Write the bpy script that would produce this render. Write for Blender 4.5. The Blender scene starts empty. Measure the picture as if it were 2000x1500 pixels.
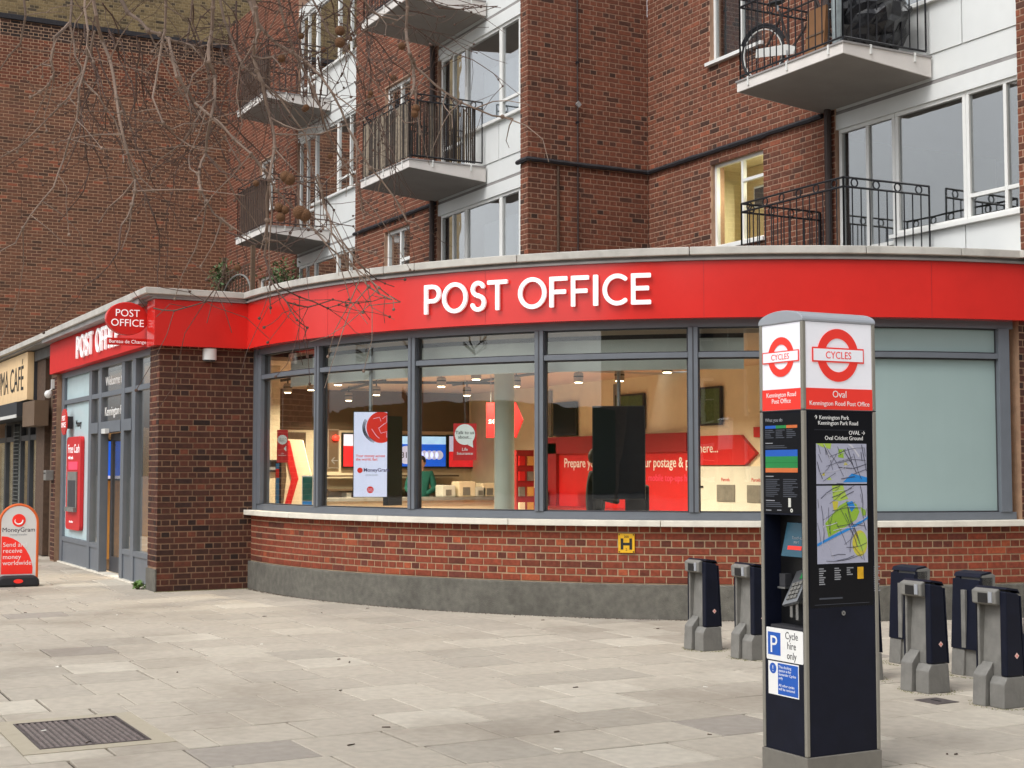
import bpy, bmesh, math, random
import numpy as np
from mathutils import Vector, Matrix
random.seed(7)
SC = bpy.context.scene
COL = SC.collection
R = math.radians

# ------------------------------------------------------------------ camera
# world: x runs along the street fronts (B walls), y goes into the block, z up; metres
CAM_H = 1.55
FPX, PITCH, YAW = 2800.0, math.atan(165 / 2800), R(61.704)
cam = bpy.data.cameras.new('camera'); cam.sensor_width = 36; cam.lens = FPX / 2000 * 36
cam.clip_start = 0.05; cam.clip_end = 600
co = bpy.data.objects.new('camera', cam); COL.objects.link(co)
co.location = (0, 0, CAM_H); co.rotation_euler = (R(90) + PITCH, 0, YAW)
SC.camera = co

# ------------------------------------------------------------------ sky, sun, exposure
w = bpy.data.worlds.new('World'); SC.world = w; w.use_nodes = True
nt = w.node_tree; nt.nodes.clear()
out = nt.nodes.new('ShaderNodeOutputWorld'); bg = nt.nodes.new('ShaderNodeBackground')
sky = nt.nodes.new('ShaderNodeTexSky'); sky.sky_type = 'NISHITA'; sky.sun_disc = False
sky.sun_elevation = R(52); sky.sun_rotation = R(161); sky.air_density = 1.2; sky.dust_density = 4.0
hs = nt.nodes.new('ShaderNodeHueSaturation'); hs.inputs['Saturation'].default_value = 0.10
tc = nt.nodes.new('ShaderNodeTexCoord'); nz = nt.nodes.new('ShaderNodeTexNoise')
nz.inputs['Scale'].default_value = 2.2; nz.inputs['Detail'].default_value = 6
rp = nt.nodes.new('ShaderNodeValToRGB')
rp.color_ramp.elements[0].position = 0.3; rp.color_ramp.elements[0].color = (0.62, 0.64, 0.68, 1)
rp.color_ramp.elements[1].position = 0.7; rp.color_ramp.elements[1].color = (1, 1, 1, 1)
mx = nt.nodes.new('ShaderNodeMixRGB'); mx.blend_type = 'MULTIPLY'; mx.inputs[0].default_value = 1
bg.inputs['Strength'].default_value = 0.15
L = nt.links.new
L(tc.outputs['Generated'], nz.inputs['Vector']); L(nz.outputs['Fac'], rp.inputs[0])
L(sky.outputs[0], hs.inputs['Color']); L(hs.outputs[0], mx.inputs[1]); L(rp.outputs[0], mx.inputs[2])
L(mx.outputs[0], bg.inputs[0]); L(bg.outputs[0], out.inputs[0])
sun = bpy.data.lights.new('sun', 'SUN'); sun.energy = 0.8; sun.angle = R(28); sun.color = (1, 0.97, 0.92)
so = bpy.data.objects.new('sun', sun); COL.objects.link(so); so.location = (0, 0, 30)
so.rotation_euler = (Vector((-0.26, 0.74, -1.0))).to_track_quat('-Z', 'Y').to_euler()
SC.view_settings.view_transform = 'Standard'; SC.view_settings.look = 'None'
SC.view_settings.exposure = 0.6; SC.view_settings.gamma = 1
SC.render.engine = 'CYCLES'
SC.cycles.use_denoising = True; SC.cycles.transparent_max_bounces = 24
SC.cycles.max_bounces = 10; SC.cycles.sample_clamp_indirect = 6; SC.cycles.caustics_reflective = False

# ------------------------------------------------------------------ pixel rays (2000x1500 photo)
FWD = np.array([-math.sin(YAW), math.cos(YAW)]); RGT = np.array([math.cos(YAW), math.sin(YAW)])
def ray(px, py):
    a, b = px - 1000, 750 - py
    c, s = math.cos(PITCH), math.sin(PITCH)
    f = FPX * c - b * s; u = b * c + FPX * s
    g = a * RGT + f * FWD
    return np.array([g[0], g[1], u])
def PZ(px, py, z): d = ray(px, py); return np.array([0, 0, CAM_H]) + d * ((z - CAM_H) / d[2])
def PY(px, py, y): d = ray(px, py); return np.array([0, 0, CAM_H]) + d * (y / d[1])
def PX(px, py, x): d = ray(px, py); return np.array([0, 0, CAM_H]) + d * (x / d[0])
def PD(px, py, dep): d = ray(px, py); return np.array([0, 0, CAM_H]) + d * (dep / math.hypot(d[0], d[1]))
def proj(p):
    g = p[0] * RGT[0] + p[1] * RGT[1]; f = p[0] * FWD[0] + p[1] * FWD[1]; u = p[2] - CAM_H
    c, s = math.cos(PITCH), math.sin(PITCH)
    ff = f * c + u * s; uu = -f * s + u * c
    if ff < 0.1: return (-9e9, -9e9)
    return 1000 + FPX * g / ff, 750 - FPX * uu / ff
CX, CY = -17.84, 13.09            # centre of the curved shopfront
def pol(a, r): return CX + r * math.cos(R(a)), CY + r * math.sin(R(a))

# ------------------------------------------------------------------ materials
def srgb(r, g, b):
    f = lambda v: (v / 255 / 12.92) if v / 255 <= 0.04045 else ((v / 255 + 0.055) / 1.055) ** 2.4
    return (f(r), f(g), f(b), 1)
MATS = {}
def mat(name, c, rough=0.6, metal=0.0, var=0.12, scale=6.0, bump=0.0, bscale=60.0, spec=0.5, emit=0.0, stain=0.0, sscale=1.2, coat=0.0):
    if name in MATS: return MATS[name]
    m = bpy.data.materials.new(name); m.use_nodes = True; n = m.node_tree.nodes; l = m.node_tree.links.new
    p = n['Principled BSDF']
    p.inputs['Roughness'].default_value = rough; p.inputs['Metallic'].default_value = metal
    p.inputs['Specular IOR Level'].default_value = spec; p.inputs['Coat Weight'].default_value = coat
    t = n.new('ShaderNodeTexCoord'); col = srgb(*c)
    x = n.new('ShaderNodeTexNoise'); x.inputs['Scale'].default_value = scale; x.inputs['Detail'].default_value = 5
    l(t.outputs['Object'], x.inputs['Vector'])
    h = n.new('ShaderNodeHueSaturation'); h.inputs['Color'].default_value = col
    mr = n.new('ShaderNodeMapRange'); mr.inputs[1].default_value = 0.3; mr.inputs[2].default_value = 0.7
    mr.inputs[3].default_value = 1 - var; mr.inputs[4].default_value = 1 + var
    l(x.outputs['Fac'], mr.inputs[0]); l(mr.outputs[0], h.inputs['Value'])
    src = h.outputs[0]
    if stain:
        y = n.new('ShaderNodeTexNoise'); y.inputs['Scale'].default_value = sscale; y.inputs['Detail'].default_value = 8
        y.inputs['Roughness'].default_value = 0.65
        l(t.outputs['Object'], y.inputs['Vector'])
        r2 = n.new('ShaderNodeMapRange'); r2.inputs[1].default_value = 0.45; r2.inputs[2].default_value = 0.75
        r2.inputs[3].default_value = 0; r2.inputs[4].default_value = stain; l(y.outputs['Fac'], r2.inputs[0])
        mm = n.new('ShaderNodeMixRGB'); mm.inputs[2].default_value = tuple(v * 0.35 for v in col[:3]) + (1,)
        l(r2.outputs[0], mm.inputs[0]); l(src, mm.inputs[1]); src = mm.outputs[0]
    l(src, p.inputs['Base Color'])
    if bump:
        b = n.new('ShaderNodeBump'); b.inputs['Strength'].default_value = bump; b.inputs['Distance'].default_value = 0.01
        q = n.new('ShaderNodeTexNoise'); q.inputs['Scale'].default_value = bscale; q.inputs['Detail'].default_value = 4
        l(t.outputs['Object'], q.inputs['Vector']); l(q.outputs['Fac'], b.inputs['Height']); l(b.outputs[0], p.inputs['Normal'])
    if emit:
        l(src, p.inputs['Emission Color']); p.inputs['Emission Strength'].default_value = emit
    MATS[name] = m; return m
def ramp_mat(name, stops, rough=0.85, bump=0.5, bscale=90, wear=0.25, wcol=None, grain=25, spec=0.3, dirt=0.35, dscale=0.7):
    """pieces whose own colour follows the per-face attribute 'rnd'"""
    m = bpy.data.materials.new(name); m.use_nodes = True; n = m.node_tree.nodes; l = m.node_tree.links.new
    p = n['Principled BSDF']; p.inputs['Roughness'].default_value = rough; p.inputs['Specular IOR Level'].default_value = spec
    a = n.new('ShaderNodeAttribute'); a.attribute_name = 'rnd'
    cr = n.new('ShaderNodeValToRGB'); e = cr.color_ramp.elements
    while len(e) < len(stops): e.new(0.5)
    for k, (pos, c) in enumerate(stops): e[k].position = pos; e[k].color = srgb(*c)
    l(a.outputs['Fac'], cr.inputs[0])
    t = n.new('ShaderNodeTexCoord'); g = n.new('ShaderNodeNewGeometry')
    x = n.new('ShaderNodeTexNoise'); x.inputs['Scale'].default_value = grain; x.inputs['Detail'].default_value = 6
    l(g.outputs['Position'], x.inputs['Vector'])
    mr = n.new('ShaderNodeMapRange'); mr.inputs[1].default_value = 0.3; mr.inputs[2].default_value = 0.7
    mr.inputs[3].default_value = 1 - wear; mr.inputs[4].default_value = 1 + wear; l(x.outputs['Fac'], mr.inputs[0])
    h = n.new('ShaderNodeHueSaturation'); l(cr.outputs[0], h.inputs['Color']); l(mr.outputs[0], h.inputs['Value'])
    y = n.new('ShaderNodeTexNoise'); y.inputs['Scale'].default_value = dscale; y.inputs['Detail'].default_value = 7; y.inputs['Roughness'].default_value = 0.62
    l(g.outputs['Position'], y.inputs['Vector'])
    r2 = n.new('ShaderNodeMapRange'); r2.inputs[1].default_value = 0.48; r2.inputs[2].default_value = 0.74
    r2.inputs[4].default_value = dirt; l(y.outputs['Fac'], r2.inputs[0])
    mm = n.new('ShaderNodeMixRGB'); mm.inputs[2].default_value = srgb(*(wcol or (52, 42, 36)))
    l(r2.outputs[0], mm.inputs[0]); l(h.outputs[0], mm.inputs[1]); l(mm.outputs[0], p.inputs['Base Color'])
    b = n.new('ShaderNodeBump'); b.inputs['Strength'].default_value = bump; b.inputs['Distance'].default_value = 0.004
    q = n.new('ShaderNodeTexNoise'); q.inputs['Scale'].default_value = bscale; q.inputs['Detail'].default_value = 4
    l(g.outputs['Position'], q.inputs['Vector']); l(q.outputs['Fac'], b.inputs['Height']); l(b.outputs[0], p.inputs['Normal'])
    MATS[name] = m; return m
def glass_mat(name, tint=(0.93, 0.96, 0.95), ior=1.5, rough=0.0, boost=1.0):
    m = bpy.data.materials.new(name); m.use_nodes = True; n = m.node_tree.nodes; l = m.node_tree.links.new
    n.clear(); o = n.new('ShaderNodeOutputMaterial'); mix = n.new('ShaderNodeMixShader')
    tr = n.new('ShaderNodeBsdfTransparent'); tr.inputs[0].default_value = tint + (1,)
    gl = n.new('ShaderNodeBsdfGlossy'); gl.inputs['Roughness'].default_value = rough; gl.inputs[0].default_value = (1, 1, 1, 1)
    fr = n.new('ShaderNodeFresnel'); ge = n.new('ShaderNodeNewGeometry')
    io = n.new('ShaderNodeMapRange'); io.inputs[3].default_value = ior; io.inputs[4].default_value = 1 / ior
    l(ge.outputs['Backfacing'], io.inputs[0]); l(io.outputs[0], fr.inputs[0])
    mu = n.new('ShaderNodeMath'); mu.operation = 'MULTIPLY'; mu.inputs[1].default_value = boost; mu.use_clamp = True
    # faint waviness of the sheet
    t = n.new('ShaderNodeTexCoord'); q = n.new('ShaderNodeTexNoise'); q.inputs['Scale'].default_value = 1.3
    b = n.new('ShaderNodeBump'); b.inputs['Strength'].default_value = 0.03; b.inputs['Distance'].default_value = 0.05
    l(t.outputs['Object'], q.inputs['Vector']); l(q.outputs['Fac'], b.inputs['Height']); l(b.outputs[0], gl.inputs['Normal'])
    l(fr.outputs[0], mu.inputs[0]); l(mu.outputs[0], mix.inputs[0]); l(tr.outputs[0], mix.inputs[1]); l(gl.outputs[0], mix.inputs[2])
    l(mix.outputs[0], o.inputs[0]); MATS[name] = m; return m

M = MATS
ramp_mat('brick_pier', [(0, (46, 32, 29)), (0.3, (74, 46, 38)), (0.6, (92, 53, 41)), (0.85, (58, 40, 36)), (1, (114, 64, 48))], dirt=0.45, dscale=0.9)
ramp_mat('brick_low', [(0, (94, 51, 40)), (0.3, (124, 61, 43)), (0.6, (137, 66, 46)), (0.85, (104, 56, 46)), (1, (158, 80, 52))], dirt=0.36, dscale=1.0)
ramp_mat('brick_flats', [(0, (72, 50, 42)), (0.3, (112, 68, 52)), (0.6, (125, 74, 55)), (0.85, (88, 59, 49)), (1, (142, 82, 60))], dirt=0.42, dscale=0.8)
ramp_mat('brick_brown', [(0, (90, 66, 54)), (0.4, (124, 86, 67)), (0.7, (134, 90, 69)), (0.9, (100, 72, 60)), (1, (160, 96, 72))], dirt=0.3, dscale=0.45)
ramp_mat('brick_sooty', [(0, (40, 36, 34)), (0.5, (78, 58, 50)), (0.8, (52, 44, 42)), (1, (120, 84, 70))], dirt=0.6, dscale=2.0, wcol=(30, 28, 28))
ramp_mat('brick_yellow', [(0, (74, 64, 52)), (0.4, (140, 120, 86)), (0.8, (158, 136, 98)), (1, (92, 80, 66))], dirt=0.4, dscale=1.2)
ramp_mat('slab_stone', [(0, (170, 162, 149)), (0.35, (177, 168, 154)), (0.75, (184, 175, 160)), (0.93, (196, 188, 173)), (1, (158, 150, 140))], rough=0.8, bump=0.35, bscale=120, wear=0.09, grain=14, wcol=(126, 114, 100), dirt=0.6, dscale=0.55)
mat('mortar_pier', (150, 120, 96), 0.95, var=0.15, scale=9, bump=0.4, stain=0.45)
mat('mortar_low', (174, 148, 119), 0.95, var=0.15, scale=9, bump=0.4, stain=0.3)
mat('mortar_flats', (176, 142, 120), 0.95, var=0.12, scale=7, bump=0.4, stain=0.3)
mat('mortar_brown', (206, 170, 140), 0.95, var=0.1, scale=7, bump=0.4, stain=0.2)
mat('mortar_yellow', (176, 156, 122), 0.95, var=0.2, stain=0.5)
mat('bed', (78, 70, 62), 0.95, var=0.2, scale=20)
mat('asphalt', (92, 90, 88), 0.9, var=0.15, scale=12, bump=0.3)
mat('fascia_red', (214, 46, 40), 0.17, var=0.05, scale=1.2, spec=0.6, stain=0.10, sscale=3.5)
mat('fascia_street', (208, 40, 36), 0.5, var=0.04, spec=0.15)
mat('moss', (104, 104, 62), 0.95, var=0.4, scale=30)
mat('sign_white', (244, 244, 242), 0.35, var=0.02)
mat('letter_white', (250, 250, 250), 0.3, var=0.01, emit=0.15)
mat('frame_grey', (104, 109, 116), 0.45, var=0.05, spec=0.5, stain=0.15)
mat('frame_dark', (58, 58, 62), 0.5, var=0.05)
mat('sill_stone', (220, 214, 200), 0.7, var=0.06, scale=5, bump=0.15, stain=0.25, sscale=4)
mat('plinth_render', (106, 103, 95), 0.95, var=0.2, scale=14, bump=0.9, bscale=110, stain=0.6, sscale=2.2)
mat('coping', (192, 188, 180), 0.75, var=0.08, scale=4, bump=0.2, stain=0.5, sscale=2.5)
mat('coping_lead', (150, 146, 144), 0.6, var=0.1, stain=0.5)
mat('roof_felt', (96, 94, 92), 0.95, var=0.2)
mat('white_paint', (232, 232, 228), 0.55, var=0.03, stain=0.18, sscale=3)
mat('white_panel', (226, 228, 226), 0.4, var=0.03, stain=0.12, sscale=1.5)
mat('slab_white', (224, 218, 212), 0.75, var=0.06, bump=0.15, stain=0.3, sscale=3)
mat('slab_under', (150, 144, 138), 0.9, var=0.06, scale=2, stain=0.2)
mat('iron', (30, 30, 34), 0.5, var=0.1, spec=0.4)
mat('iron_brown', (58, 44, 40), 0.6, var=0.15)
mat('string_black', (42, 40, 44), 0.75, var=0.35, scale=30, bump=0.8)
mat('frosted', (154, 173, 171), 0.05, var=0.03, scale=1.5, spec=0.5)
mat('frost_blue', (190, 212, 216), 0.3, var=0.04)
mat('wall_cream', (236, 222, 194), 0.8, var=0.04)
mat('wall_brown', (104, 84, 66), 0.8, var=0.06)
mat('ceiling_warm', (226, 202, 178), 0.85, var=0.04)
mat('inner_floor', (120, 108, 98), 0.5, var=0.1)
mat('board_white', (214, 214, 206), 0.6, var=0.03)
mat('red_panel', (204, 30, 34), 0.45, var=0.05)
mat('red_dark', (150, 26, 32), 0.5, var=0.05)
mat('black_plastic', (18, 18, 20), 0.4, var=0.1)
mat('dark_room', (96, 92, 88), 0.9, var=0.1)
mat('pale_room', (196, 188, 160), 0.85, var=0.05)
mat('curtain_grey', (140, 148, 150), 0.9, var=0.15, scale=18)
mat('curtain_white', (222, 226, 232), 0.9, var=0.06, scale=12)
mat('timber_brown', (84, 64, 50), 0.8, var=0.25, scale=14, bump=0.3)
mat('cane_dark', (62, 52, 45), 0.85, var=0.35, scale=22, bump=0.4)
mat('bamboo', (140, 127, 110), 0.85, var=0.3, scale=22, bump=0.4)
mat('navy', (17, 21, 37), 0.48, var=0.16, scale=9, spec=0.22, stain=0.3, sscale=7, bump=0.06, bscale=25)
mat('navy_black', (13, 14, 20), 0.35, var=0.08, spec=0.25)
mat('cast_grey', (124, 122, 117), 0.6, var=0.12, scale=12, stain=0.45, sscale=7, bump=0.15, bscale=90)
mat('post_grey', (146, 142, 132), 0.5, metal=0.2, var=0.06, stain=0.3, sscale=6)
mat('cap_grey', (172, 176, 183), 0.35, metal=0.3, var=0.04)
mat('plinth_grey', (122, 118, 110), 0.8, var=0.1, stain=0.4, sscale=5)
mat('steel', (170, 172, 174), 0.3, metal=0.9, var=0.05)
mat('sign_red', (232, 56, 44), 0.35, var=0.02, emit=0.12)
mat('lightbox', (236, 236, 242), 0.3, var=0.02, emit=0.12)
mat('sign_yellow', (232, 178, 26), 0.45, var=0.1, stain=0.4, sscale=18)
mat('emblem_pink', (236, 196, 186), 0.4)
mat('ink_black', (26, 24, 24), 0.6, var=0.1)
mat('ink_grey', (150, 152, 158), 0.6, var=0.05)
mat('ink_dim', (70, 74, 84), 0.6, var=0.05)
mat('sign_blue', (30, 92, 188), 0.4, var=0.03)
mat('map_green', (150, 190, 60), 0.4, var=0.05); mat('map_lime', (178, 206, 86), 0.4, var=0.05)
mat('map_blue', (40, 140, 220), 0.4, var=0.05); mat('map_yellow', (206, 196, 70), 0.4, var=0.08)
mat('map_base', (178, 180, 200), 0.4, var=0.05); mat('map_road', (66, 66, 82), 0.5, var=0.05)
mat('map_pale', (206, 206, 216), 0.4, var=0.04); mat('band_orange', (212, 112, 58), 0.4); mat('band_green', (34, 132, 68), 0.4)
mat('screen_teal', (40, 76, 92), 0.25, emit=0.25)
mat('screen_white', (214, 214, 240), 0.3, var=0.02, emit=0.42)
mat('screen_blue', (20, 92, 214), 0.3, var=0.03, emit=0.6)
mat('screen_pale', (170, 206, 236), 0.3, emit=0.8)
mat('screen_red', (206, 34, 40), 0.3, emit=0.7)
mat('print_red', (218, 44, 34), 0.4, var=0.06, emit=0.3)
mat('print_dark', (40, 30, 50), 0.5); mat('print_pink', (226, 70, 100), 0.4, emit=0.2); mat('print_purple', (70, 50, 120), 0.4)
mat('lamp_hot', (255, 226, 180), 0.4, var=0, emit=14)
mat('lamp_red', (255, 30, 20), 0.4, var=0, emit=6)
mat('lamp_tube', (255, 240, 190), 0.4, var=0, emit=7)
mat('lamp_head', (150, 140, 128), 0.4, var=0.05)
mat('track_black', (36, 32, 30), 0.6)
mat('column_white', (206, 212, 200), 0.5, var=0.03)
mat('wood_warm', (214, 164, 92), 0.5, var=0.1)
mat('cafe_cream', (240, 206, 158), 0.55, var=0.05, stain=0.15)
mat('awning_black', (44, 46, 50), 0.6, var=0.1)
mat('orange_frame', (224, 104, 44), 0.4, var=0.05)
mat('board_sheet', (226, 224, 220), 0.3, var=0.03)
mat('rubber', (34, 34, 38), 0.7, var=0.1)
mat('cover_iron', (98, 90, 88), 0.6, metal=0.3, var=0.25, scale=25, bump=0.5)
mat('cover_frame', (176, 166, 146), 0.85, var=0.15, stain=0.5, sscale=6)
mat('bark', (122, 104, 88), 0.9, var=0.3, scale=20, bump=0.6, bscale=60)
mat('twig_pale', (134, 114, 100), 0.85, var=0.25, scale=14, bump=0.4)
mat('cover_rib', (132, 122, 118), 0.5, metal=0.3, var=0.3, scale=25)
mat('twig', (90, 69, 59), 0.85, var=0.3, scale=9)
mat('seed', (120, 84, 56), 0.95, var=0.2, scale=120, bump=1.0, bscale=300)
mat('leaf', (70, 96, 50), 0.6, var=0.35, scale=30)
mat('weed', (92, 122, 56), 0.6, var=0.35, scale=60)
mat('litter', (70, 55, 43), 0.9, var=0.4, scale=40)
mat('butt', (232, 228, 218), 0.8, var=0.1)
mat('cardboard', (130, 92, 60), 0.9, var=0.1)
mat('bin_bag', (24, 24, 28), 0.25, var=0.2, scale=8, bump=1.0, bscale=7)
mat('white_metal', (220, 220, 216), 0.35, var=0.05)
mat('skin', (206, 160, 134), 0.6, var=0.04)
mat('hair_dark', (26, 22, 22), 0.6, var=0.1)
mat('cloth_black', (30, 30, 34), 0.9, var=0.15)
mat('cloth_teal', (24, 96, 88), 0.9, var=0.15)
mat('shutter', (120, 124, 122), 0.45, metal=0.4, var=0.1)
mat('far_wall', (120, 104, 90), 0.8, var=0.06)
glass_mat('shop_glass', (0.93, 0.96, 0.95), 1.5, boost=1.45)
glass_mat('flat_glass', (0.80, 0.84, 0.85), 1.6, boost=4.3)

# ------------------------------------------------------------------ mesh builder
WO = {}
def tag(o, label=None, cat=None, group=None, kind=None):
    if label: o['label'] = label
    if cat: o['category'] = cat
    if group: o['group'] = group
    if kind: o['kind'] = kind
    return o
def link(name, data, parent=None, at=(0, 0, 0), rot=None):
    o = bpy.data.objects.new(name, data); COL.objects.link(o)
    at = Vector(at); o.location = at - (WO[parent.name] if parent else Vector((0, 0, 0)))
    if parent: o.parent = parent
    if rot: o.rotation_euler = rot
    WO[o.name] = at; return o
def thing(name, label, cat, at=(0, 0, 0), group=None, kind=None):
    o = link(name, None, None, at); o.empty_display_size = 0.2
    return tag(o, label, cat, group, kind)
class MB:
    def __init__(s): s.v = []; s.f = []; s.r = []
    def add(s, vs, fs, rnd=None):
        b = len(s.v); s.v += [tuple(map(float, v)) for v in vs]; s.f += [tuple(i + b for i in f) for f in fs]
        if rnd is not None: s.r += [rnd] * len(fs)
        return s
    def box(s, x0, x1, y0, y1, z0, z1, rnd=None):
        x0, x1 = sorted((x0, x1)); y0, y1 = sorted((y0, y1)); z0, z1 = sorted((z0, z1))
        return s.add([(x0, y0, z0), (x1, y0, z0), (x1, y1, z0), (x0, y1, z0), (x0, y0, z1), (x1, y0, z1), (x1, y1, z1), (x0, y1, z1)],
                     [(0, 3, 2, 1), (4, 5, 6, 7), (0, 1, 5, 4), (1, 2, 6, 5), (2, 3, 7, 6), (3, 0, 4, 7)], rnd)
    def fbox(s, fr, u0, u1, v0, v1, d0, d1):
        """box in a frame (origin, u, v, n)"""
        o, u, v, n = fr; P = lambda a, b, c: tuple(o + u * a + v * b + n * c)
        d0, d1 = sorted((d0, d1))
        return s.add([P(u0, v0, d0), P(u1, v0, d0), P(u1, v1, d0), P(u0, v1, d0), P(u0, v0, d1), P(u1, v0, d1), P(u1, v1, d1), P(u0, v1, d1)],
                     [(0, 3, 2, 1), (4, 5, 6, 7), (0, 1, 5, 4), (1, 2, 6, 5), (2, 3, 7, 6), (3, 0, 4, 7)])
    def prism(s, fr, pts, d0, d1):
        o, u, v, n = fr; k = len(pts)
        a = [tuple(o + u * p[0] + v * p[1] + n * d0) for p in pts]; b = [tuple(o + u * p[0] + v * p[1] + n * d1) for p in pts]
        return s.add(a + b, [tuple(reversed(range(k))), tuple(range(k, 2 * k))] + [(i, (i + 1) % k, k + (i + 1) % k, k + i) for i in range(k)])
    def ring(s, fr, cu, cv, ro, ri, d0, d1, n=40):
        o, u, v, nn = fr; vs = []
        for i in range(n):
            a = 2 * math.pi * i / n; c, t = math.cos(a), math.sin(a)
            for r, d in ((ro, d0), (ro, d1), (ri, d1), (ri, d0)): vs.append(tuple(o + u * (cu + r * c) + v * (cv + r * t) + nn * d))
        fs = []
        for i in range(n):
            j = (i + 1) % n
            for q in range(4): fs.append((4 * i + q, 4 * j + q, 4 * j + (q + 1) % 4, 4 * i + (q + 1) % 4))
        return s.add(vs, fs)
    def tube(s, pts, rad, n=6, cap=True):
        pts = [Vector(p) for p in pts]; k = len(pts)
        rad = rad if isinstance(rad, (list, tuple)) else [rad] * k
        t0 = (pts[1] - pts[0]).normalized(); up = Vector((0, 0, 1)) if abs(t0.z) < 0.9 else Vector((1, 0, 0))
        a = t0.cross(up).normalized(); vs = []
        for i, p in enumerate(pts):
            t = (pts[min(i + 1, k - 1)] - pts[max(i - 1, 0)]).normalized()
            a = (a - t * a.dot(t)); a = a.normalized() if a.length > 1e-6 else t.orthogonal().normalized()
            b = t.cross(a)
            for j in range(n):
                q = 2 * math.pi * j / n; vs.append(tuple(p + (a * math.cos(q) + b * math.sin(q)) * rad[i]))
        fs = [(i * n + j, i * n + (j + 1) % n, (i + 1) * n + (j + 1) % n, (i + 1) * n + j) for i in range(k - 1) for j in range(n)]
        if cap: fs += [tuple(reversed(range(n))), tuple(range((k - 1) * n, k * n))]
        return s.add(vs, fs)
    def lathe(s, c, prof, n=20):
        c = Vector(c); k = len(prof)
        vs = [(c.x + r * math.cos(2 * math.pi * j / n), c.y + r * math.sin(2 * math.pi * j / n), c.z + z) for r, z in prof for j in range(n)]
        fs = [(i * n + j, i * n + (j + 1) % n, (i + 1) * n + (j + 1) % n, (i + 1) * n + j) for i in range(k - 1) for j in range(n)]
        return s.add(vs, fs + [tuple(reversed(range(n))), tuple(range((k - 1) * n, k * n))])
    def ball(s, c, r, nu=10, nv=7):
        c = Vector(c); r = r if isinstance(r, (tuple, list)) else (r, r, r); vs = [(c.x, c.y, c.z - r[2])]
        for i in range(1, nv):
            t = math.pi * i / nv
            for j in range(nu):
                p = 2 * math.pi * j / nu; vs.append((c.x + r[0] * math.sin(t) * math.cos(p), c.y + r[1] * math.sin(t) * math.sin(p), c.z - r[2] * math.cos(t)))
        vs.append((c.x, c.y, c.z + r[2])); e = len(vs) - 1
        fs = [(0, 1 + (j + 1) % nu, 1 + j) for j in range(nu)] + [(e, 1 + (nv - 2) * nu + j, 1 + (nv - 2) * nu + (j + 1) % nu) for j in range(nu)]
        fs += [(1 + i * nu + j, 1 + i * nu + (j + 1) % nu, 1 + (i + 1) * nu + (j + 1) % nu, 1 + (i + 1) * nu + j) for i in range(nv - 2) for j in range(nu)]
        return s.add(vs, fs)
    def arc(s, a0, a1, r0, r1, z0, z1, n=None):
        """curved box round the shopfront's centre"""
        n = n or max(2, int(abs(a1 - a0) / 1.6)); vs = []
        for i in range(n + 1):
            a = a0 + (a1 - a0) * i / n; p, q = pol(a, r0), pol(a, r1)
            vs += [(p[0], p[1], z0), (q[0], q[1], z0), (q[0], q[1], z1), (p[0], p[1], z1)]
        fs = [(4 * i + q, 4 * i + 4 + q, 4 * i + 4 + (q + 1) % 4, 4 * i + (q + 1) % 4) for i in range(n) for q in range(4)]
        return s.add(vs, fs + [(0, 1, 2, 3), (4 * n + 3, 4 * n + 2, 4 * n + 1, 4 * n)])
    def mesh(s, name, m, at=(0, 0, 0), smooth=False):
        me = bpy.data.meshes.new(name)
        me.from_pydata([(v[0] - at[0], v[1] - at[1], v[2] - at[2]) for v in s.v], [], s.f)
        if s.r:
            at_ = me.attributes.new('rnd', 'FLOAT', 'FACE'); at_.data.foreach_set('value', s.r)
        me.materials.append(M[m] if isinstance(m, str) else m)
        bm = bmesh.new(); bm.from_mesh(me); bmesh.ops.recalc_face_normals(bm, faces=bm.faces); bm.to_mesh(me); bm.free()
        if smooth:
            me.polygons.foreach_set('use_smooth', [True] * len(me.polygons)); me.set_sharp_from_angle(angle=R(35))
        return me
    def build(s, name, m, parent=None, at=None, smooth=False, bevel=0.0, kind=None):
        at = at if at is not None else (WO[parent.name] if parent else (0, 0, 0))
        o = link(name, s.mesh(name, m, at, smooth), parent, at)
        if bevel:
            b = o.modifiers.new('bevel', 'BEVEL'); b.width = bevel; b.segments = 2; b.limit_method = 'ANGLE'
        if kind: o['kind'] = kind
        return o
def FR(o, ang):
    """upright frame facing the direction ang (0 = -y, 90 = +x)"""
    a = R(ang); return (Vector(o), Vector((math.cos(a), math.sin(a), 0)), Vector((0, 0, 1)), Vector((math.sin(a), -math.cos(a), 0)))
def solid(c, sx=1.0):
    """a filled curve or text as a plain mesh"""
    t = bpy.data.objects.new('outline', c); me = bpy.data.meshes.new_from_object(t); bpy.data.objects.remove(t)
    if sx != 1.0: me.transform(Matrix.Diagonal((sx, 1, 1, 1)))
    me.name = c.name; return me
def text(name, body, size, fr, u, v, d, m, parent, align='LEFT', ext=0.0015, sx=1.0, width=None, space=1.0, bold=0.0):
    c = bpy.data.curves.new(name, 'FONT'); c.body = body; c.size = size; c.align_x = align; c.extrude = ext; c.space_character = space
    c.space_line = 0.95; c.offset = bold * size; c.materials.append(M[m]); c.resolution_u = 3
    o, uu, vv, nn = fr; p = o + uu * u + vv * v + nn * d
    mt = Matrix((uu, vv, nn)).transposed(); ob = link(name, solid(c, sx), parent, p)
    ob.rotation_euler = mt.to_euler(); return ob

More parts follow.
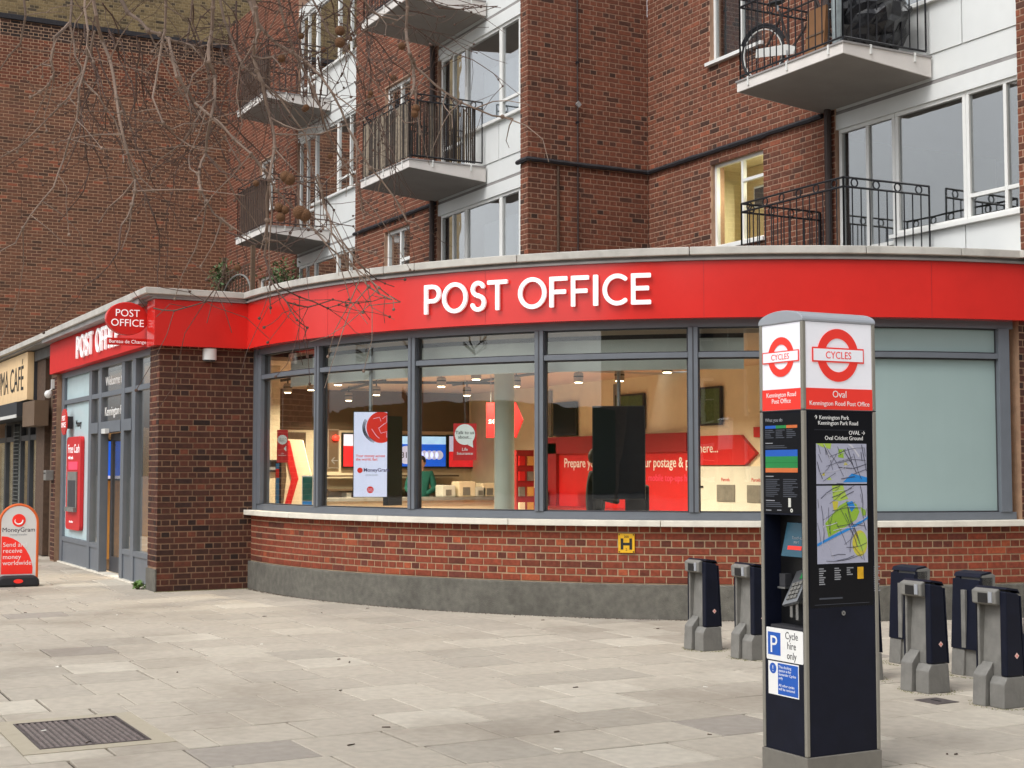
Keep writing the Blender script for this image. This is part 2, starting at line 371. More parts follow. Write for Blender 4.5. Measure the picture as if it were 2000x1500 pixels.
# ------------------------------------------------------------------ brickwork
CO = 0.075
POOL = {}
BRICKS = {}     # thing name -> list of (size, parent part, kind, pos, angle, rnd, mat)
def brick_pool(mname, ln, tone):
    k = (mname, round(ln, 3), tone)
    if k not in POOL:
        h, d, c = 0.0625, 0.006, 0.003; l2 = ln / 2; rr = random.uniform(-c, c) * 0.6
        b = MB(); f0, f1 = -l2 + c, l2 - c
        b.add([(-l2, 0.014, 0), (l2, 0.014, 0), (l2, 0.014, h), (-l2, 0.014, h), (-l2, -d + c, 0), (l2, -d + c, 0), (l2, -d + c, h), (-l2, -d + c, h),
               (f0, -d, c), (f1, -d + rr * 0.3, c), (f1, -d, h - c), (f0, -d - rr * 0.3, h - c)],
              [(0, 1, 2, 3), (0, 4, 5, 1), (1, 5, 6, 2), (2, 6, 7, 3), (3, 7, 4, 0), (4, 8, 9, 5), (5, 9, 10, 6), (6, 10, 11, 7), (7, 11, 8, 4), (8, 11, 10, 9)], tone)
        POOL[k] = b.mesh('brick', mname)
    return POOL[k]
def brickwork(owner, part, pos, length, z0, z1, mname, openings=(), bond='english', phase=0.0, tones=None, skip=None, seed=1):
    """bricks laid on a run pos(s) -> (x, y, angle); openings are (s0, s1, z0, z1)"""
    rng = random.Random(seed); lst = BRICKS.setdefault(owner.name, [])
    nc = int(round((z1 - z0) / CO))
    for k in range(nc):
        zb = z0 + k * CO + 0.006
        if bond == 'english': pitch = 0.1125 if k % 2 else 0.225; off = 0.056 if k % 2 else 0.0
        else: pitch = 0.225; off = 0.1125 * (k % 2)
        s = -off - phase
        zs = zb + 0.032
        while s < length:
            a, b = max(s + 0.006, 0.0), min(s + pitch - 0.006, length); s += pitch
            if b - a < 0.025: continue
            segs = [(a, b)]
            for o0, o1, q0, q1 in openings:
                if q0 < zs < q1:
                    nx = []
                    for p, q in segs:
                        if q <= o0 or p >= o1: nx.append((p, q)); continue
                        if p < o0: nx.append((p, o0 - 0.004))
                        if q > o1: nx.append((o1 + 0.004, q))
                    segs = nx
            for p, q in segs:
                if q - p < 0.022: continue
                m = (p + q) / 2; x, y, ang = pos(m)
                if skip and skip(m, zb): continue
                t = rng.choice((0, .08, .16, .25, .33, .42, .5, .58, .66, .75, .84, .92, 1)) if rng.random() < 0.45 else rng.choice((.3, .4, .5, .6))
                full = abs((q - p) - (pitch - 0.012)) < 0.004
                px = proj((x, y, zb))
                vis = -20 < px[0] < 2020 and -20 < px[1] < 1520
                lst.append(((q - p) / max(1, math.hypot(x, y)) if full and vis else 0, part, q - p, (x, y, zb + rng.uniform(-.0015, .0015)), ang, t, mname))
def flush_bricks(owner, n=300):
    lst = sorted(BRICKS.pop(owner.name), key=lambda e: -e[0]); rest = {}
    for i, (sz, part, ln, p, ang, t, mname) in enumerate(lst):
        if i < n and sz > 0:
            o = link('brick', brick_pool(mname, ln, t), part, p); o.rotation_euler = (0, 0, ang)
        else:
            mb = rest.setdefault((part.name, mname), (part, MB()))[1]
            h, d, c = 0.0625, 0.006, 0.003; l2 = ln / 2; ca, sa = math.cos(ang), math.sin(ang)
            T = lambda u, w, z: (p[0] + u * ca - w * sa, p[1] + u * sa + w * ca, p[2] + z)
            mb.add([T(-l2, 0.003, 0), T(l2, 0.003, 0), T(l2, 0.003, h), T(-l2, 0.003, h), T(-l2 + c, -d, c), T(l2 - c, -d, c), T(l2 - c, -d, h - c), T(-l2 + c, -d, h - c)],
                   [(0, 4, 5, 1), (1, 5, 6, 2), (2, 6, 7, 3), (3, 7, 4, 0), (4, 7, 6, 5)], t)
    for (pn, mname), (part, mb) in rest.items():
        mb.build('brickwork', mname, part, kind='stuff')
def wall_grid(fr, length, z0, z1, thick, openings=()):
    """solid sheet of wall with openings, in a frame whose n looks out"""
    us = sorted({0, length} | {max(0, min(length, v)) for o in openings for v in o[:2]})
    vs = sorted({z0, z1} | {max(z0, min(z1, v)) for o in openings for v in o[2:]})
    solid = lambda i, j: 0 <= i < len(us) - 1 and 0 <= j < len(vs) - 1 and not any(o[0] - 1e-6 <= us[i] and us[i + 1] <= o[1] + 1e-6 and o[2] - 1e-6 <= vs[j] and vs[j + 1] <= o[3] + 1e-6 for o in openings)
    mb = MB(); o, u, v, n = fr; P = lambda a, b, d: tuple(o + u * a + v * b - n * d)
    for i in range(len(us) - 1):
        for j in range(len(vs) - 1):
            if not solid(i, j): continue
            a, b, c, d = us[i], us[i + 1], vs[j], vs[j + 1]
            mb.add([P(a, c, 0), P(b, c, 0), P(b, d, 0), P(a, d, 0)], [(0, 1, 2, 3)])
            mb.add([P(a, c, thick), P(b, c, thick), P(b, d, thick), P(a, d, thick)], [(3, 2, 1, 0)])
            if not solid(i - 1, j): mb.add([P(a, c, 0), P(a, d, 0), P(a, d, thick), P(a, c, thick)], [(0, 1, 2, 3)])
            if not solid(i + 1, j): mb.add([P(b, c, 0), P(b, c, thick), P(b, d, thick), P(b, d, 0)], [(0, 1, 2, 3)])
            if not solid(i, j - 1): mb.add([P(a, c, 0), P(a, c, thick), P(b, c, thick), P(b, c, 0)], [(0, 1, 2, 3)])
            if not solid(i, j + 1): mb.add([P(a, d, 0), P(b, d, 0), P(b, d, thick), P(a, d, thick)], [(0, 1, 2, 3)])
    return mb

# ------------------------------------------------------------------ ground and paving
g = MB().add([(-300, -300, -0.03), (300, -300, -0.03), (300, 300, -0.03), (-300, 300, -0.03)], [(0, 1, 2, 3)]).build('ground', 'asphalt')
tag(g, kind='structure')
pv = MB().add([(-34, -6, -0.016), (4, -6, -0.016), (4, 14, -0.016), (-34, 14, -0.016)], [(0, 1, 2, 3)]).build('pavement', 'bed'); tag(pv, kind='structure')
HX0, HX1, HY0, HY1 = -9.30, -8.18, 1.40, 2.24       # pit of the access cover
rngp = random.Random(11); slabs = []
x = -33.0; k = 0
while x < 1.0:
    wd = 0.545; y = -4 + rngp.uniform(0, 0.5)
    while y < 13:
        ln = rngp.choice((0.56, 0.56, 0.545, 0.58, 0.62)); ga = [rngp.choice((.003, .004, .006, .009, .011)) for _ in range(4)]; a = (x + ga[0], x + wd - ga[1], y + ga[2], y + ln - ga[3]); y += ln
        cxm, cym = (a[0] + a[1]) / 2, (a[2] + a[3]) / 2
        if a[1] > HX0 and a[0] < HX1 and a[3] > HY0 and a[2] < HY1:
            segs = []
            if a[2] < HY0 - 0.05: segs.append((a[0], a[1], a[2], HY0 - 0.004))
            if a[3] > HY1 + 0.05: segs.append((a[0], a[1], HY1 + 0.004, a[3]))
            if a[0] < HX0 - 0.05: segs.append((a[0], HX0 - 0.004, max(a[2], HY0), min(a[3], HY1)))
            if a[1] > HX1 + 0.05: segs.append((HX1 + 0.004, a[1], max(a[2], HY0), min(a[3], HY1)))
        else: segs = [a]
        for q in segs:
            if math.hypot(cxm - CX, cym - CY) < 6.6 and cxm > CX or (cym > 5.2 and cxm < -18.4): continue
            if cxm < -18.2 and cym > 4.9: continue
            p = proj((cxm, cym, 0)); vis = -60 < p[0] < 2060 and 900 < p[1] < 1580
            slabs.append((math.hypot(cxm, cym) if vis else 999, q))
    x += wd
slabs.sort(key=lambda e: e[0])
rest = MB()
def slab_geo(mb, x0, x1, y0, y1, t, cx=0, cy=0, cz=0):
    e = 0.004; dz = [rngp.uniform(-0.0018, 0.0018) for _ in range(4)]; b = -0.025
    q = [(x0, y0), (x1, y0), (x1, y1), (x0, y1)]; i = [(x0 + e, y0 + e), (x1 - e, y0 + e), (x1 - e, y1 - e), (x0 + e, y1 - e)]
    vs = [(a - cx, c - cy, b) for a, c in q] + [(a - cx, c - cy, -0.004 + d) for (a, c), d in zip(q, dz)] + [(a - cx, c - cy, d) for (a, c), d in zip(i, dz)]
    mb.add(vs, [(0, 1, 5, 4), (1, 2, 6, 5), (2, 3, 7, 6), (3, 0, 4, 7), (4, 5, 9, 8), (5, 6, 10, 9), (6, 7, 11, 10), (7, 4, 8, 11), (8, 9, 10, 11)], t)
for i, (d, q) in enumerate(slabs):
    t = rngp.choice((0.05, 0.2, 0.35, 0.35, 0.45, 0.45, 0.55, 0.6, 0.7, 0.8, 0.9)) if rngp.random() > 0.03 else 1.0
    if i < 300 and d < 900:
        mb = MB(); cx, cy = (q[0] + q[1]) / 2, (q[2] + q[3]) / 2
        slab_geo(mb, *q, t, 0, 0); mb.build('paving_slab', 'slab_stone', pv, at=(cx, cy, 0))
    elif q[0] > -34: slab_geo(rest, *q, t)
rest.build('paving', 'slab_stone', pv, kind='stuff')

# access cover
t = thing('access_cover', 'ribbed iron access cover set in a sandy mortar frame in the paving', 'manhole cover', (-8.74, 1.815, 0))
f = MB()
for b in ((HX0, -9.185, HY0, HY1), (-8.295, HX1, HY0, HY1), (-9.185, -8.295, HY0, 1.505), (-9.185, -8.295, 2.125, HY1)): f.box(b[0], b[1], b[2], b[3], -0.02, 0.001)
f.build('surround', 'cover_frame', t)
f = MB(); f.box(-9.183, -8.297, 1.507, 1.52, -0.03, 0.004).box(-9.183, -8.297, 2.11, 2.123, -0.03, 0.004).box(-9.183, -9.17, 1.52, 2.11, -0.03, 0.004).box(-8.31, -8.297, 1.52, 2.11, -0.03, 0.004)
f.build('frame', 'cover_iron', t)
for hy in (1.523, 1.817):
    f = MB().box(-9.168, -8.312, hy, hy + 0.288, -0.03, -0.004)
    nb = 8; rib = MB()
    for q in range(nb):
        yy = hy + 0.012 + q * 0.0345; rib.box(-9.16, -8.32, yy, yy + 0.017, -0.004, 0.003)
    pt_ = f.build('plate', 'cover_iron', t); rib.build('ribs', 'cover_rib', pt_)

# ------------------------------------------------------------------ apartment building
FL = thing('apartment_building', 'red brick block of flats with white glazed bays and balconies above the post office', 'building', (-18.02, 12.05, 3.6))
YB1, YB2 = 12.05, 10.28
TOP = 9.6
def bwall(name, x0, x1, y, z0, z1, ops, seed, mname='brick_flats', mort='mortar_flats', tones=None):
    """wall facing -y"""
    fr = FR((x0, y + 0.006, 0), 0); oo = [(a - x0, b - x0, c, d) for a, b, c, d in ops]
    p = wall_grid(fr, x1 - x0, z0, z1, 0.23, oo).build(name, mort, FL)
    brickwork(FL, p, lambda s: (x0 + s, y + 0.006, 0.0), x1 - x0, z0, z1, mname, oo, seed=seed)
    return p
def window(thing_, x0, x1, z0, z1, y, mull=(), trans=(), depth=0.06, fw=0.045, m='white_paint', glass='flat_glass', name='window', sill=True, bars=()):
    """frame in a wall that faces -y; trans: (x0, x1, z); every light gets its pane"""
    f = MB(); f.box(x0, x1, y, y + depth, z0, z0 + fw).box(x0, x1, y, y + depth, z1 - fw, z1).box(x0, x0 + fw, y, y + depth, z0 + fw, z1 - fw).box(x1 - fw, x1, y, y + depth, z0 + fw, z1 - fw)
    xs = [x0 + fw / 2] + list(mull) + [x1 - fw / 2]
    for q in mull: f.box(q - fw / 2, q + fw / 2, y, y + depth, z0 + fw, z1 - fw)
    for a, b, zz in trans: f.box(a + fw / 2, b - fw / 2, y + 0.002, y + depth - 0.002, zz - fw / 2, zz + fw / 2)
    o = f.build(name, m, thing_, at=(x0, y, z0), bevel=0.004)
    for a, b in zip(xs[:-1], xs[1:]):
        zz = sorted([z0 + fw / 2] + [c for p, q, c in trans if p - 0.03 <= a and q + 0.03 >= b] + [z1 - fw / 2])
        for c, d in zip(zz[:-1], zz[1:]):
            MB().box(a, b, y + depth * 0.5, y + depth * 0.5 + 0.006, c, d).build('pane', glass, o)
    if sill: MB().box(x0 - 0.05, x1 + 0.05, y - 0.13, y + depth, z0 - 0.05, z0 - 0.002).build('sill', 'white_paint', o)
    return o
def room(parent, x0, x1, y0, y1, z0, z1, m='dark_room'):
    """shell of a room behind a window, open towards the window"""
    mb = MB(); mb.box(x0, x1, y1, y1 + 0.05, z0, z1).box(x0 - 0.05, x0, y0, y1, z0, z1).box(x1, x1 + 0.05, y0, y1, z0, z1).box(x0, x1, y0, y1, z0 - 0.05, z0).box(x0, x1, y0, y1, z1, z1 + 0.05)
    return mb.build('room', m, parent)
def curtain(parent, x0, x1, y, z0, z1, m, amp=0.03, n=40):
    mb = MB(); vs = []; fs = []; rr = random.Random(int(abs(x0 * 100)))
    ph = rr.uniform(0, 6)
    for i in range(n + 1):
        xx = x0 + (x1 - x0) * i / n; yy = y + amp * math.sin(i * 1.7 + ph) * rr.uniform(0.5, 1)
        vs += [(xx, yy, z0), (xx, yy, z1), (xx, yy + 0.006, z1), (xx, yy + 0.006, z0)]
    for i in range(n):
        for q in range(4): fs.append((4 * i + q, 4 * i + 4 + q, 4 * i + 4 + (q + 1) % 4, 4 * i + (q + 1) % 4))
    return mb.add(vs, fs).build('curtain', m, parent, smooth=False)
# wing wall (A1) with its narrow end
XA = -18.02
p = MB().box(XA - 0.225, XA - 0.006, 9.966, 12.05, 3.6, TOP).build('wing_wall', 'mortar_flats', FL)
brickwork(FL, p, lambda s: (XA - 0.006, 9.96 + s, R(90)), 2.09, 3.6, TOP, 'brick_flats', seed=3)
brickwork(FL, p, lambda s: (XA - 0.225 + s, 9.966, 0.0), 0.225, 3.6, TOP, 'brick_flats', seed=4, phase=0.112)
# B1
w1 = (-16.42, -15.24, 4.66, 5.86); w2 = (-16.42, -15.24, 7.33, 8.53)
bwall('brick_wall', XA, -13.80, YB1, 3.6, TOP, [w1, w2], 5)
# B2
v1 = (-24.03, -22.90, 4.66, 5.86); v2 = (-24.03, -22.90, 7.33, 8.53)
bwall('brick_wall', -25.45, -21.78, YB2, 3.6, 10.8, [v1, v2], 6)
# B3
u1 = (-31.27, -30.17, 4.66, 5.86); u2 = (-31.27, -30.17, 7.33, 8.53)
bwall('brick_wall', -33.74, -28.75, YB2, 3.6, 12.3, [u1, u2], 8)
# spur at the far end of B1
XE = PY(1989, 300, 11.73)[0]
p = MB().box(XE, XE + 0.5, 11.736, 12.4, 3.83, TOP).build('wing_wall', 'mortar_flats', FL)
brickwork(FL, p, lambda s: (XE + s, 11.736, 0.0), 0.5, 3.83, TOP, 'brick_flats', seed=9)
flush_list_later = FL
# string course
def run(pts, r, name, m, thing_, wob=0.004, n=6):
    rr = random.Random(len(pts) * 7 + int(abs(pts[0][0]) * 10)); P = []
    for a, b in zip(pts[:-1], pts[1:]):
        a, b = Vector(a), Vector(b); k = max(2, int((b - a).length / 0.12))
        P += [a.lerp(b, i / k) + Vector((rr.uniform(-wob, wob), rr.uniform(-wob, wob), rr.uniform(-wob, wob))) for i in range(k)]
    P.append(Vector(pts[-1])); return MB().tube(P, [r * rr.uniform(0.85, 1.15) for _ in P], n).build(name, m, thing_)
run([(-18.30, 9.93, 6.03), (-17.98, 9.93, 6.03), (-17.98, 12.02, 6.03), (-14.0, 12.02, 6.03)], 0.035, 'string_course', 'string_black', FL)
run([(-25.45, 10.25, 6.03), (-21.8, 10.25, 6.03)], 0.035, 'string_course', 'string_black', FL)
# thin pipes and the cable on the wing wall
MB().tube([(-17.99, 10.79, 3.7), (-17.99, 10.79, 9.6)], 0.014, 8).build('cable_pipe', 'iron_brown', FL)
for zz in (4.3, 6.65, 7.55, 8.75): MB().box(-18.02, -17.975, 10.77, 10.81, zz, zz + 0.03).build('pipe_clip', 'iron', FL)
MB().prism(FR((-17.985, 10.79, 6.93), 90), [(-0.05, 0), (0, -0.05), (0.05, 0), (0, 0.05)], 0, 0.03).build('junction_box', 'coping_lead', FL)
MB().tube([(-18.0, 10.46, 3.7), (-18.0, 10.46, 5.98)], 0.022, 8).build('waste_pipe', 'timber_brown', FL)
for (xx, yb) in ((-13.86, YB1), (-21.85, YB2)):
    MB().tube([(xx, yb - 0.06, 3.6), (xx, yb - 0.06, TOP)], 0.045, 10).build('downpipe', 'iron_brown', FL)

# glazed bays; x0 brick edge, xs glazing lines
def bay(x0, xs, xe, yb, lev, kind):
    """one storey of a white bay: door pair, big light, end lights; lev = floor height"""
    y = yb + 0.05; zh = lev + 2.18; zs = lev + 0.70
    o = MB().box(x0, xe, yb + 0.02, y + 0.10, zh, zh + 0.19).build('head_board', 'white_panel', FL)
    MB().box(x0 + 0.0, xe, yb + 0.03, y + 0.09, zh + 0.192, zh + 0.235).build('gutter_strip', 'coping_lead', FL)
    # door with two lights
    d0, d1, d2 = xs[0], xs[1], xs[2]
    window(FL, d0, d2, lev + 0.02, zh, y, [d1], [(d0, d1, lev + 0.62), (d1, d2, lev + 0.62)], name='glazed_door', fw=0.05, sill=False)
    window(FL, d2 + 0.006, xs[3], zs, zh, y, [], [], name='window', fw=0.05, sill=False)
    window(FL, xs[3] + 0.004, xe, zs, zh, y, xs[4:], [(a, b, zs + 0.28) for a, b in zip([xs[3]] + list(xs[4:]), list(xs[4:]) + [xe])], name='window', fw=0.045, sill=False)
    MB().box(d2 - 0.02, xe, yb - 0.05, y + 0.10, zs - 0.045, zs - 0.002).build('window_board', 'white_paint', FL)
    e = [d2, xs[3], xe]
    for a, b in zip(e[:-1], e[1:]):
        MB().box(a + 0.012, b - 0.004, yb + 0.015, y + 0.05, lev + 0.06, zs - 0.047).build('spandrel_panel', 'white_panel', FL)
    MB().box(x0, xe, yb + 0.03, y + 0.03, lev - 0.25, lev + 0.055).build('floor_beam', 'white_panel', FL)
    rm = room(FL, x0 - 0.4, xe - 0.03, y + 0.12, y + 3.6, lev - 0.02, zh + 0.02, 'dark_room')
    return rm
S1, S2, S3 = 3.63, 6.30, 8.97
X1 = (-13.78, -13.27, -12.79, -11.66, -11.09)
for lv in (S1, S2): bay(-13.80, X1, XE + 0.02, YB1, lv, 0)
MB().box(-13.80, XE, YB1 + 0.03, YB1 + 0.1, S3 - 0.25, S3 + 0.6).build('spandrel_panel', 'white_panel', FL)
X2 = (-21.72, -21.26, -20.78, -19.56, -18.95)
for lv in (S1, S2): bay(-21.78, X2, -18.26, YB2, lv, 1)
MB().box(-21.78, -18.26, YB2 + 0.03, YB2 + 0.1, S3 - 0.25, S3 + 0.7).build('spandrel_panel', 'white_panel', FL)
X3 = (-28.70, -28.25, -27.74, -26.50, -25.85)
for lv in (S1, S2): bay(-28.75, X3, -25.46, YB2, lv, 2)
bay(-28.75, X3, -25.46, YB2, S3, 2)
# blinds and curtains
curtain(FL, -20.72, -18.4, YB2 + 0.34, S1 + 0.7, S1 + 1.9, 'curtain_white', 0.015)
curtain(FL, -20.72, -18.4, YB2 + 0.34, S2 + 0.7, S2 + 1.75, 'curtain_white', 0.015)
curtain(FL, -13.7, -12.9, YB1 + 0.4, S2 + 0.05, S2 + 2.1, 'curtain_white', 0.02)
# small casements
a = window(FL, *w1, YB1 + 0.07, [-15.79], [(-15.79, w1[1], 5.53)], name='window', glass='shop_glass')
rm = room(FL, -17.2, -14.2, YB1 + 0.25, YB1 + 3.2, 4.0, 6.0, 'pale_room')
MB().box(-16.9, -16.15, YB1 + 1.0, YB1 + 1.1, 4.05, 5.99).build('partition', 'pale_room', FL)
tb = MB().tube([(-15.85, YB1 + 1.3, 5.93), (-14.5, YB1 + 1.5, 5.93)], 0.05, 8).build('ceiling_tube', 'lamp_tube', FL)
li = bpy.data.lights.new('tube_light', 'AREA'); li.energy = 75; li.size = 0.9; li.size_y = 0.1; li.shape = 'RECTANGLE'; li.color = (1, 0.88, 0.6)
lo = bpy.data.objects.new('tube_light', li); COL.objects.link(lo); lo.location = (-15.6, YB1 + 1.0, 5.86)
ac = MB().box(-15.98, -15.62, YB1 + 0.42, YB1 + 0.75, 5.20, 5.50).build('air_conditioner', 'white_metal', None)
tag(ac, 'small boxy air conditioner inside the lit yellow office window', 'air conditioner')
MB().box(-15.95, -15.70, YB1 + 0.405, YB1 + 0.418, 5.22, 5.47).build('grille', 'frame_dark', ac)
br = MB().box(-15.86, -15.70, YB1 + 0.5, YB1 + 0.6, 4.69, 5.198).build('bracket', 'white_metal', ac)
window(FL, *w2, YB1 + 0.07, [-15.79], [], name='window'); room(FL, -17.0, -14.6, YB1 + 0.25, YB1 + 2.4, 6.9, 8.7)
curtain(FL, -16.4, -15.26, YB1 + 0.22, 7.35, 8.5, 'curtain_grey', 0.025)
for ww, yb in ((v1, YB2), (v2, YB2), (u1, YB2), (u2, YB2)):
    window(FL, *ww, yb + 0.07, [(ww[0] + ww[1]) / 2 + 0.02], [((ww[0] + ww[1]) / 2 + 0.02, ww[1], ww[2] + 0.62)], name='window', fw=0.06)
    room(FL, ww[0] - 0.6, ww[1] + 0.6, yb + 0.25, yb + 2.4, ww[2] - 0.6, ww[3] + 0.2)
curtain(FL, v1[0] + 0.1, v1[0] + 0.5, YB2 + 0.22, v1[2], v1[3] - 0.1, 'curtain_white', 0.02, 16)
curtain(FL, u1[0] + 0.1, u1[1] - 0.1, YB2 + 0.22, u2[2], u2[3] - 0.1, 'curtain_grey', 0.02, 16)

# balconies
RINGM = None
def ring_mesh():
    global RINGM
    if RINGM is None:
        pts = [(0.045 * math.cos(a), 0, 0.045 * math.sin(a)) for a in [2 * math.pi * i / 16 for i in range(17)]]
        RINGM = MB().tube(pts, 0.009, 5, cap=False).mesh('ring', 'iron')
    return RINGM
def railing(parent, pts, zt, zb, name='railing', m='iron', rings=True, step=0.115):
    mb = MB(); r = 0.011
    for a, b in zip(pts[:-1], pts[1:]):
        a, b = Vector((a[0], a[1], 0)), Vector((b[0], b[1], 0)); L_ = (b - a).length; u = (b - a) / L_
        for zz in (zt, zt - 0.105, zb + 0.06): mb.tube([a + Vector((0, 0, zz)), b + Vector((0, 0, zz))], r * 1.15, 6)
        k = int(L_ / step)
        for i in range(k + 1):
            q = a + u * (L_ * i / k); top = zt if i in (0, k) else zt - 0.105
            mb.tube([q + Vector((0, 0, zb if i % 6 == 0 else zb + 0.06)), q + Vector((0, 0, top))], 0.008 if i not in (0, k) else 0.012, 5)
    o = mb.build(name, m, parent)
    if rings:
        for a, b in zip(pts[:-1], pts[1:]):
            a, b = Vector((a[0], a[1], 0)), Vector((b[0], b[1], 0)); L_ = (b - a).length; k = max(1, int(L_ / 0.27)); an = math.atan2((b - a).y, (b - a).x)
            for i in range(k):
                q = a + (b - a) * ((i + 0.5) / k); e = link('ring', ring_mesh(), parent, (q.x, q.y, zt - 0.0525)); e.rotation_euler = (0, 0, an)
    return o
def balcony(x0, x1, yb, zt, rail=True, m='iron', rings=True):
    y0 = yb - 1.33; fr = (Vector((x0, 0, 0)), Vector((0, 1, 0)), Vector((0, 0, 1)), Vector((1, 0, 0)))
    o = MB().prism(fr, [(y0, zt - 0.115), (yb - 0.002, zt - 0.225), (yb - 0.002, zt), (y0, zt)], 0, x1 - x0).build('balcony', 'slab_white', FL, at=(x0, yb, zt))
    # thin sheet under the slab, greyer than its sides
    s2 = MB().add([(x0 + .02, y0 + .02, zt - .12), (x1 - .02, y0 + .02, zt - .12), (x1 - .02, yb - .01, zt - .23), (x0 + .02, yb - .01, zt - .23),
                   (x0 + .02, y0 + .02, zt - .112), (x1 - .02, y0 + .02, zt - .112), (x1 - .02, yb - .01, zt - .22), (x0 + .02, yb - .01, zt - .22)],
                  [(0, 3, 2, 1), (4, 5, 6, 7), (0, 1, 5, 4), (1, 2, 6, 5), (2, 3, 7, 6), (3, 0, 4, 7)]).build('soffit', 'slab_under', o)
    rim = MB().box(x0 - .015, x1 + .015, y0 - .015, y0 + .05, zt, zt + .022).box(x1 - .05, x1 + .015, y0 + .05, yb - .003, zt, zt + .022).build('rim', 'coping_lead', o)
    for q in (0.12, 0.5, 0.88):
        MB().box(x0 + (x1 - x0) * q - .012, x0 + (x1 - x0) * q + .012, y0 - .02, y0 - .001, zt - .08, zt + .03).build('bracket', 'white_metal', o)
    for q in (0.3, 0.8):
        MB().box(x1 + .001, x1 + .02, y0 + 1.33 * q - .012, y0 + 1.33 * q + .012, zt - .08, zt + .03).build('bracket', 'white_metal', o)
    if rail: railing(o, [(x0 + .03, yb - .05), (x0 + .03, y0 + .03), (x1 - .03, y0 + .03), (x1 - .03, yb - .05)], zt + 1.05, zt + 0.02, m=m, rings=rings)
    return o
b1 = balcony(-14.05, -12.12, YB1, 6.30)
b2 = balcony(-21.92, -19.97, YB2, 6.30)
b2u = balcony(-21.92, -19.97, YB2, 8.97)
b3 = balcony(-28.72, -26.82, YB2, 6.30, m='iron_brown', rings=False)
b3u = balcony(-28.72, -26.82, YB2, 8.97, m='iron_brown', rings=False)
# terrace railings on the flat roof
tr = MB().box(-14.065, -14.035, 11.99, 12.02, 3.7, 4.8).build('terrace_post', 'iron', FL)
railing(tr, [(-14.05, 12.0), (-14.05, 10.77), (-12.2, 10.77), (-12.14, 12.0)], 4.80, 3.72)
# screens tied to railings
def bamboo(x0, x1, y0, y1, zb, zt, label, m='bamboo'):
    o = thing('bamboo_screen', label, 'screen', (x0, y0, zb)); rr = random.Random(int(abs(x0) * 10))
    for a, b in (((x0, y0), (x1, y0)), ((x1, y0), (x1, y1))):
        n = int(math.hypot(b[0] - a[0], b[1] - a[1]) / 0.034); mb = MB()
        for i in range(n):
            q = (a[0] + (b[0] - a[0]) * (i + .5) / n + rr.uniform(-.004, .004), a[1] + (b[1] - a[1]) * (i + .5) / n + rr.uniform(-.004, .004))
            z1 = zt + rr.uniform(-.06, .03)
            MB().tube([(q[0], q[1], zb), (q[0] + rr.uniform(-.01, .01), q[1], (zb + z1) / 2), (q[0] + rr.uniform(-.012, .012), q[1], z1)], [rr.uniform(.012, .017), .014, rr.uniform(.009, .015)], 6).build('cane', m if rr.random() < .36 else 'cane_dark', o)
    return o
bamboo(-21.87, -20.02, 8.98, 10.12, 6.36, 7.24, 'bamboo cane screen lashed inside the iron railing of a balcony')
o = thing('fence_screen', 'brown slatted screen fixed inside the balcony railing beside the dark brick gable', 'screen', (-28.7, 9.0, 6.3))
for i in range(22):
    xx = -28.66 + i * 0.083; MB().box(xx, xx + 0.072, 9.02, 9.035, 6.36, 7.28 + 0.02 * (i % 3)).build('slat', 'timber_brown', o)
o = thing('fence_screen', 'brown slatted screen on the upper balcony among the plane twigs', 'screen', (-28.7, 9.0, 8.97))
for i in range(22):
    xx = -28.66 + i * 0.083; MB().box(xx, xx + 0.072, 9.02, 9.035, 9.03, 9.8 + 0.02 * (i % 3)).build('slat', 'timber_brown', o)
flush_bricks(FL)

# ------------------------------------------------------------------ neighbour gable and the stock brick building behind it
NB = thing('gable_building', 'tall brown brick gable wall with a sooty coping beyond the cafe', 'building', (-33.75, 7.6, 0))
XC = -33.75
p = MB().box(XC - 0.5, XC - 0.006, 4.95, 10.6, 0, 11.78).build('gable_wall', 'mortar_brown', NB)
brickwork(NB, p, lambda s: (XC - 0.006, 4.95 + s, R(90)), 5.34, 3.3, 10.35, 'brick_brown', bond='stretcher', seed=21)
brickwork(NB, p, lambda s: (XC - 0.006, 4.95 + s, R(90)), 5.34, 10.35, 11.40, 'brick_flats', bond='english', seed=22)
brickwork(NB, p, lambda s: (XC - 0.006, 4.95 + s, R(90)), 5.34, 11.40, 11.78, 'brick_sooty', bond='english', seed=23)
flush_bricks(NB)
MB().box(XC - 0.55, XC + 0.06, 4.9, 10.65, 11.78, 11.9).build('coping', 'string_black', NB, bevel=0.01)
MB().box(XC - 6, XC - 0.5, 4.95, 10.6, 0, 11.6).build('roof', 'roof_felt', NB)
YBD = thing('stock_brick_building', 'yellow stock brick wall rising behind the dark gable coping', 'building', (-36.5, 9, 0))
p = MB().box(-37.0, -36.006, 3.0, 14.5, 0, 15.5).build('brick_wall', 'mortar_yellow', YBD)
brickwork(YBD, p, lambda s: (-36.006, 5.0 + s, R(90)), 7.6, 12.0, 14.4, 'brick_yellow', seed=25)
flush_bricks(YBD)
MB().box(-37.05, -35.95, 3.0, 14.5, 15.5, 15.65).build('coping', 'coping', YBD)

# ------------------------------------------------------------------ post office
PO = thing('post_office', 'single storey post office with curved red fascia, glazed front and low brick wall', 'building', (-17.84, 13.09, 0))
A0, A1 = -91.0, -10.6
RB, RG, RF = 7.21, 7.12, 7.32
mul = [-90.4, -77.3, -64.1, -51.1, -37.85, -24.5, -11.2]
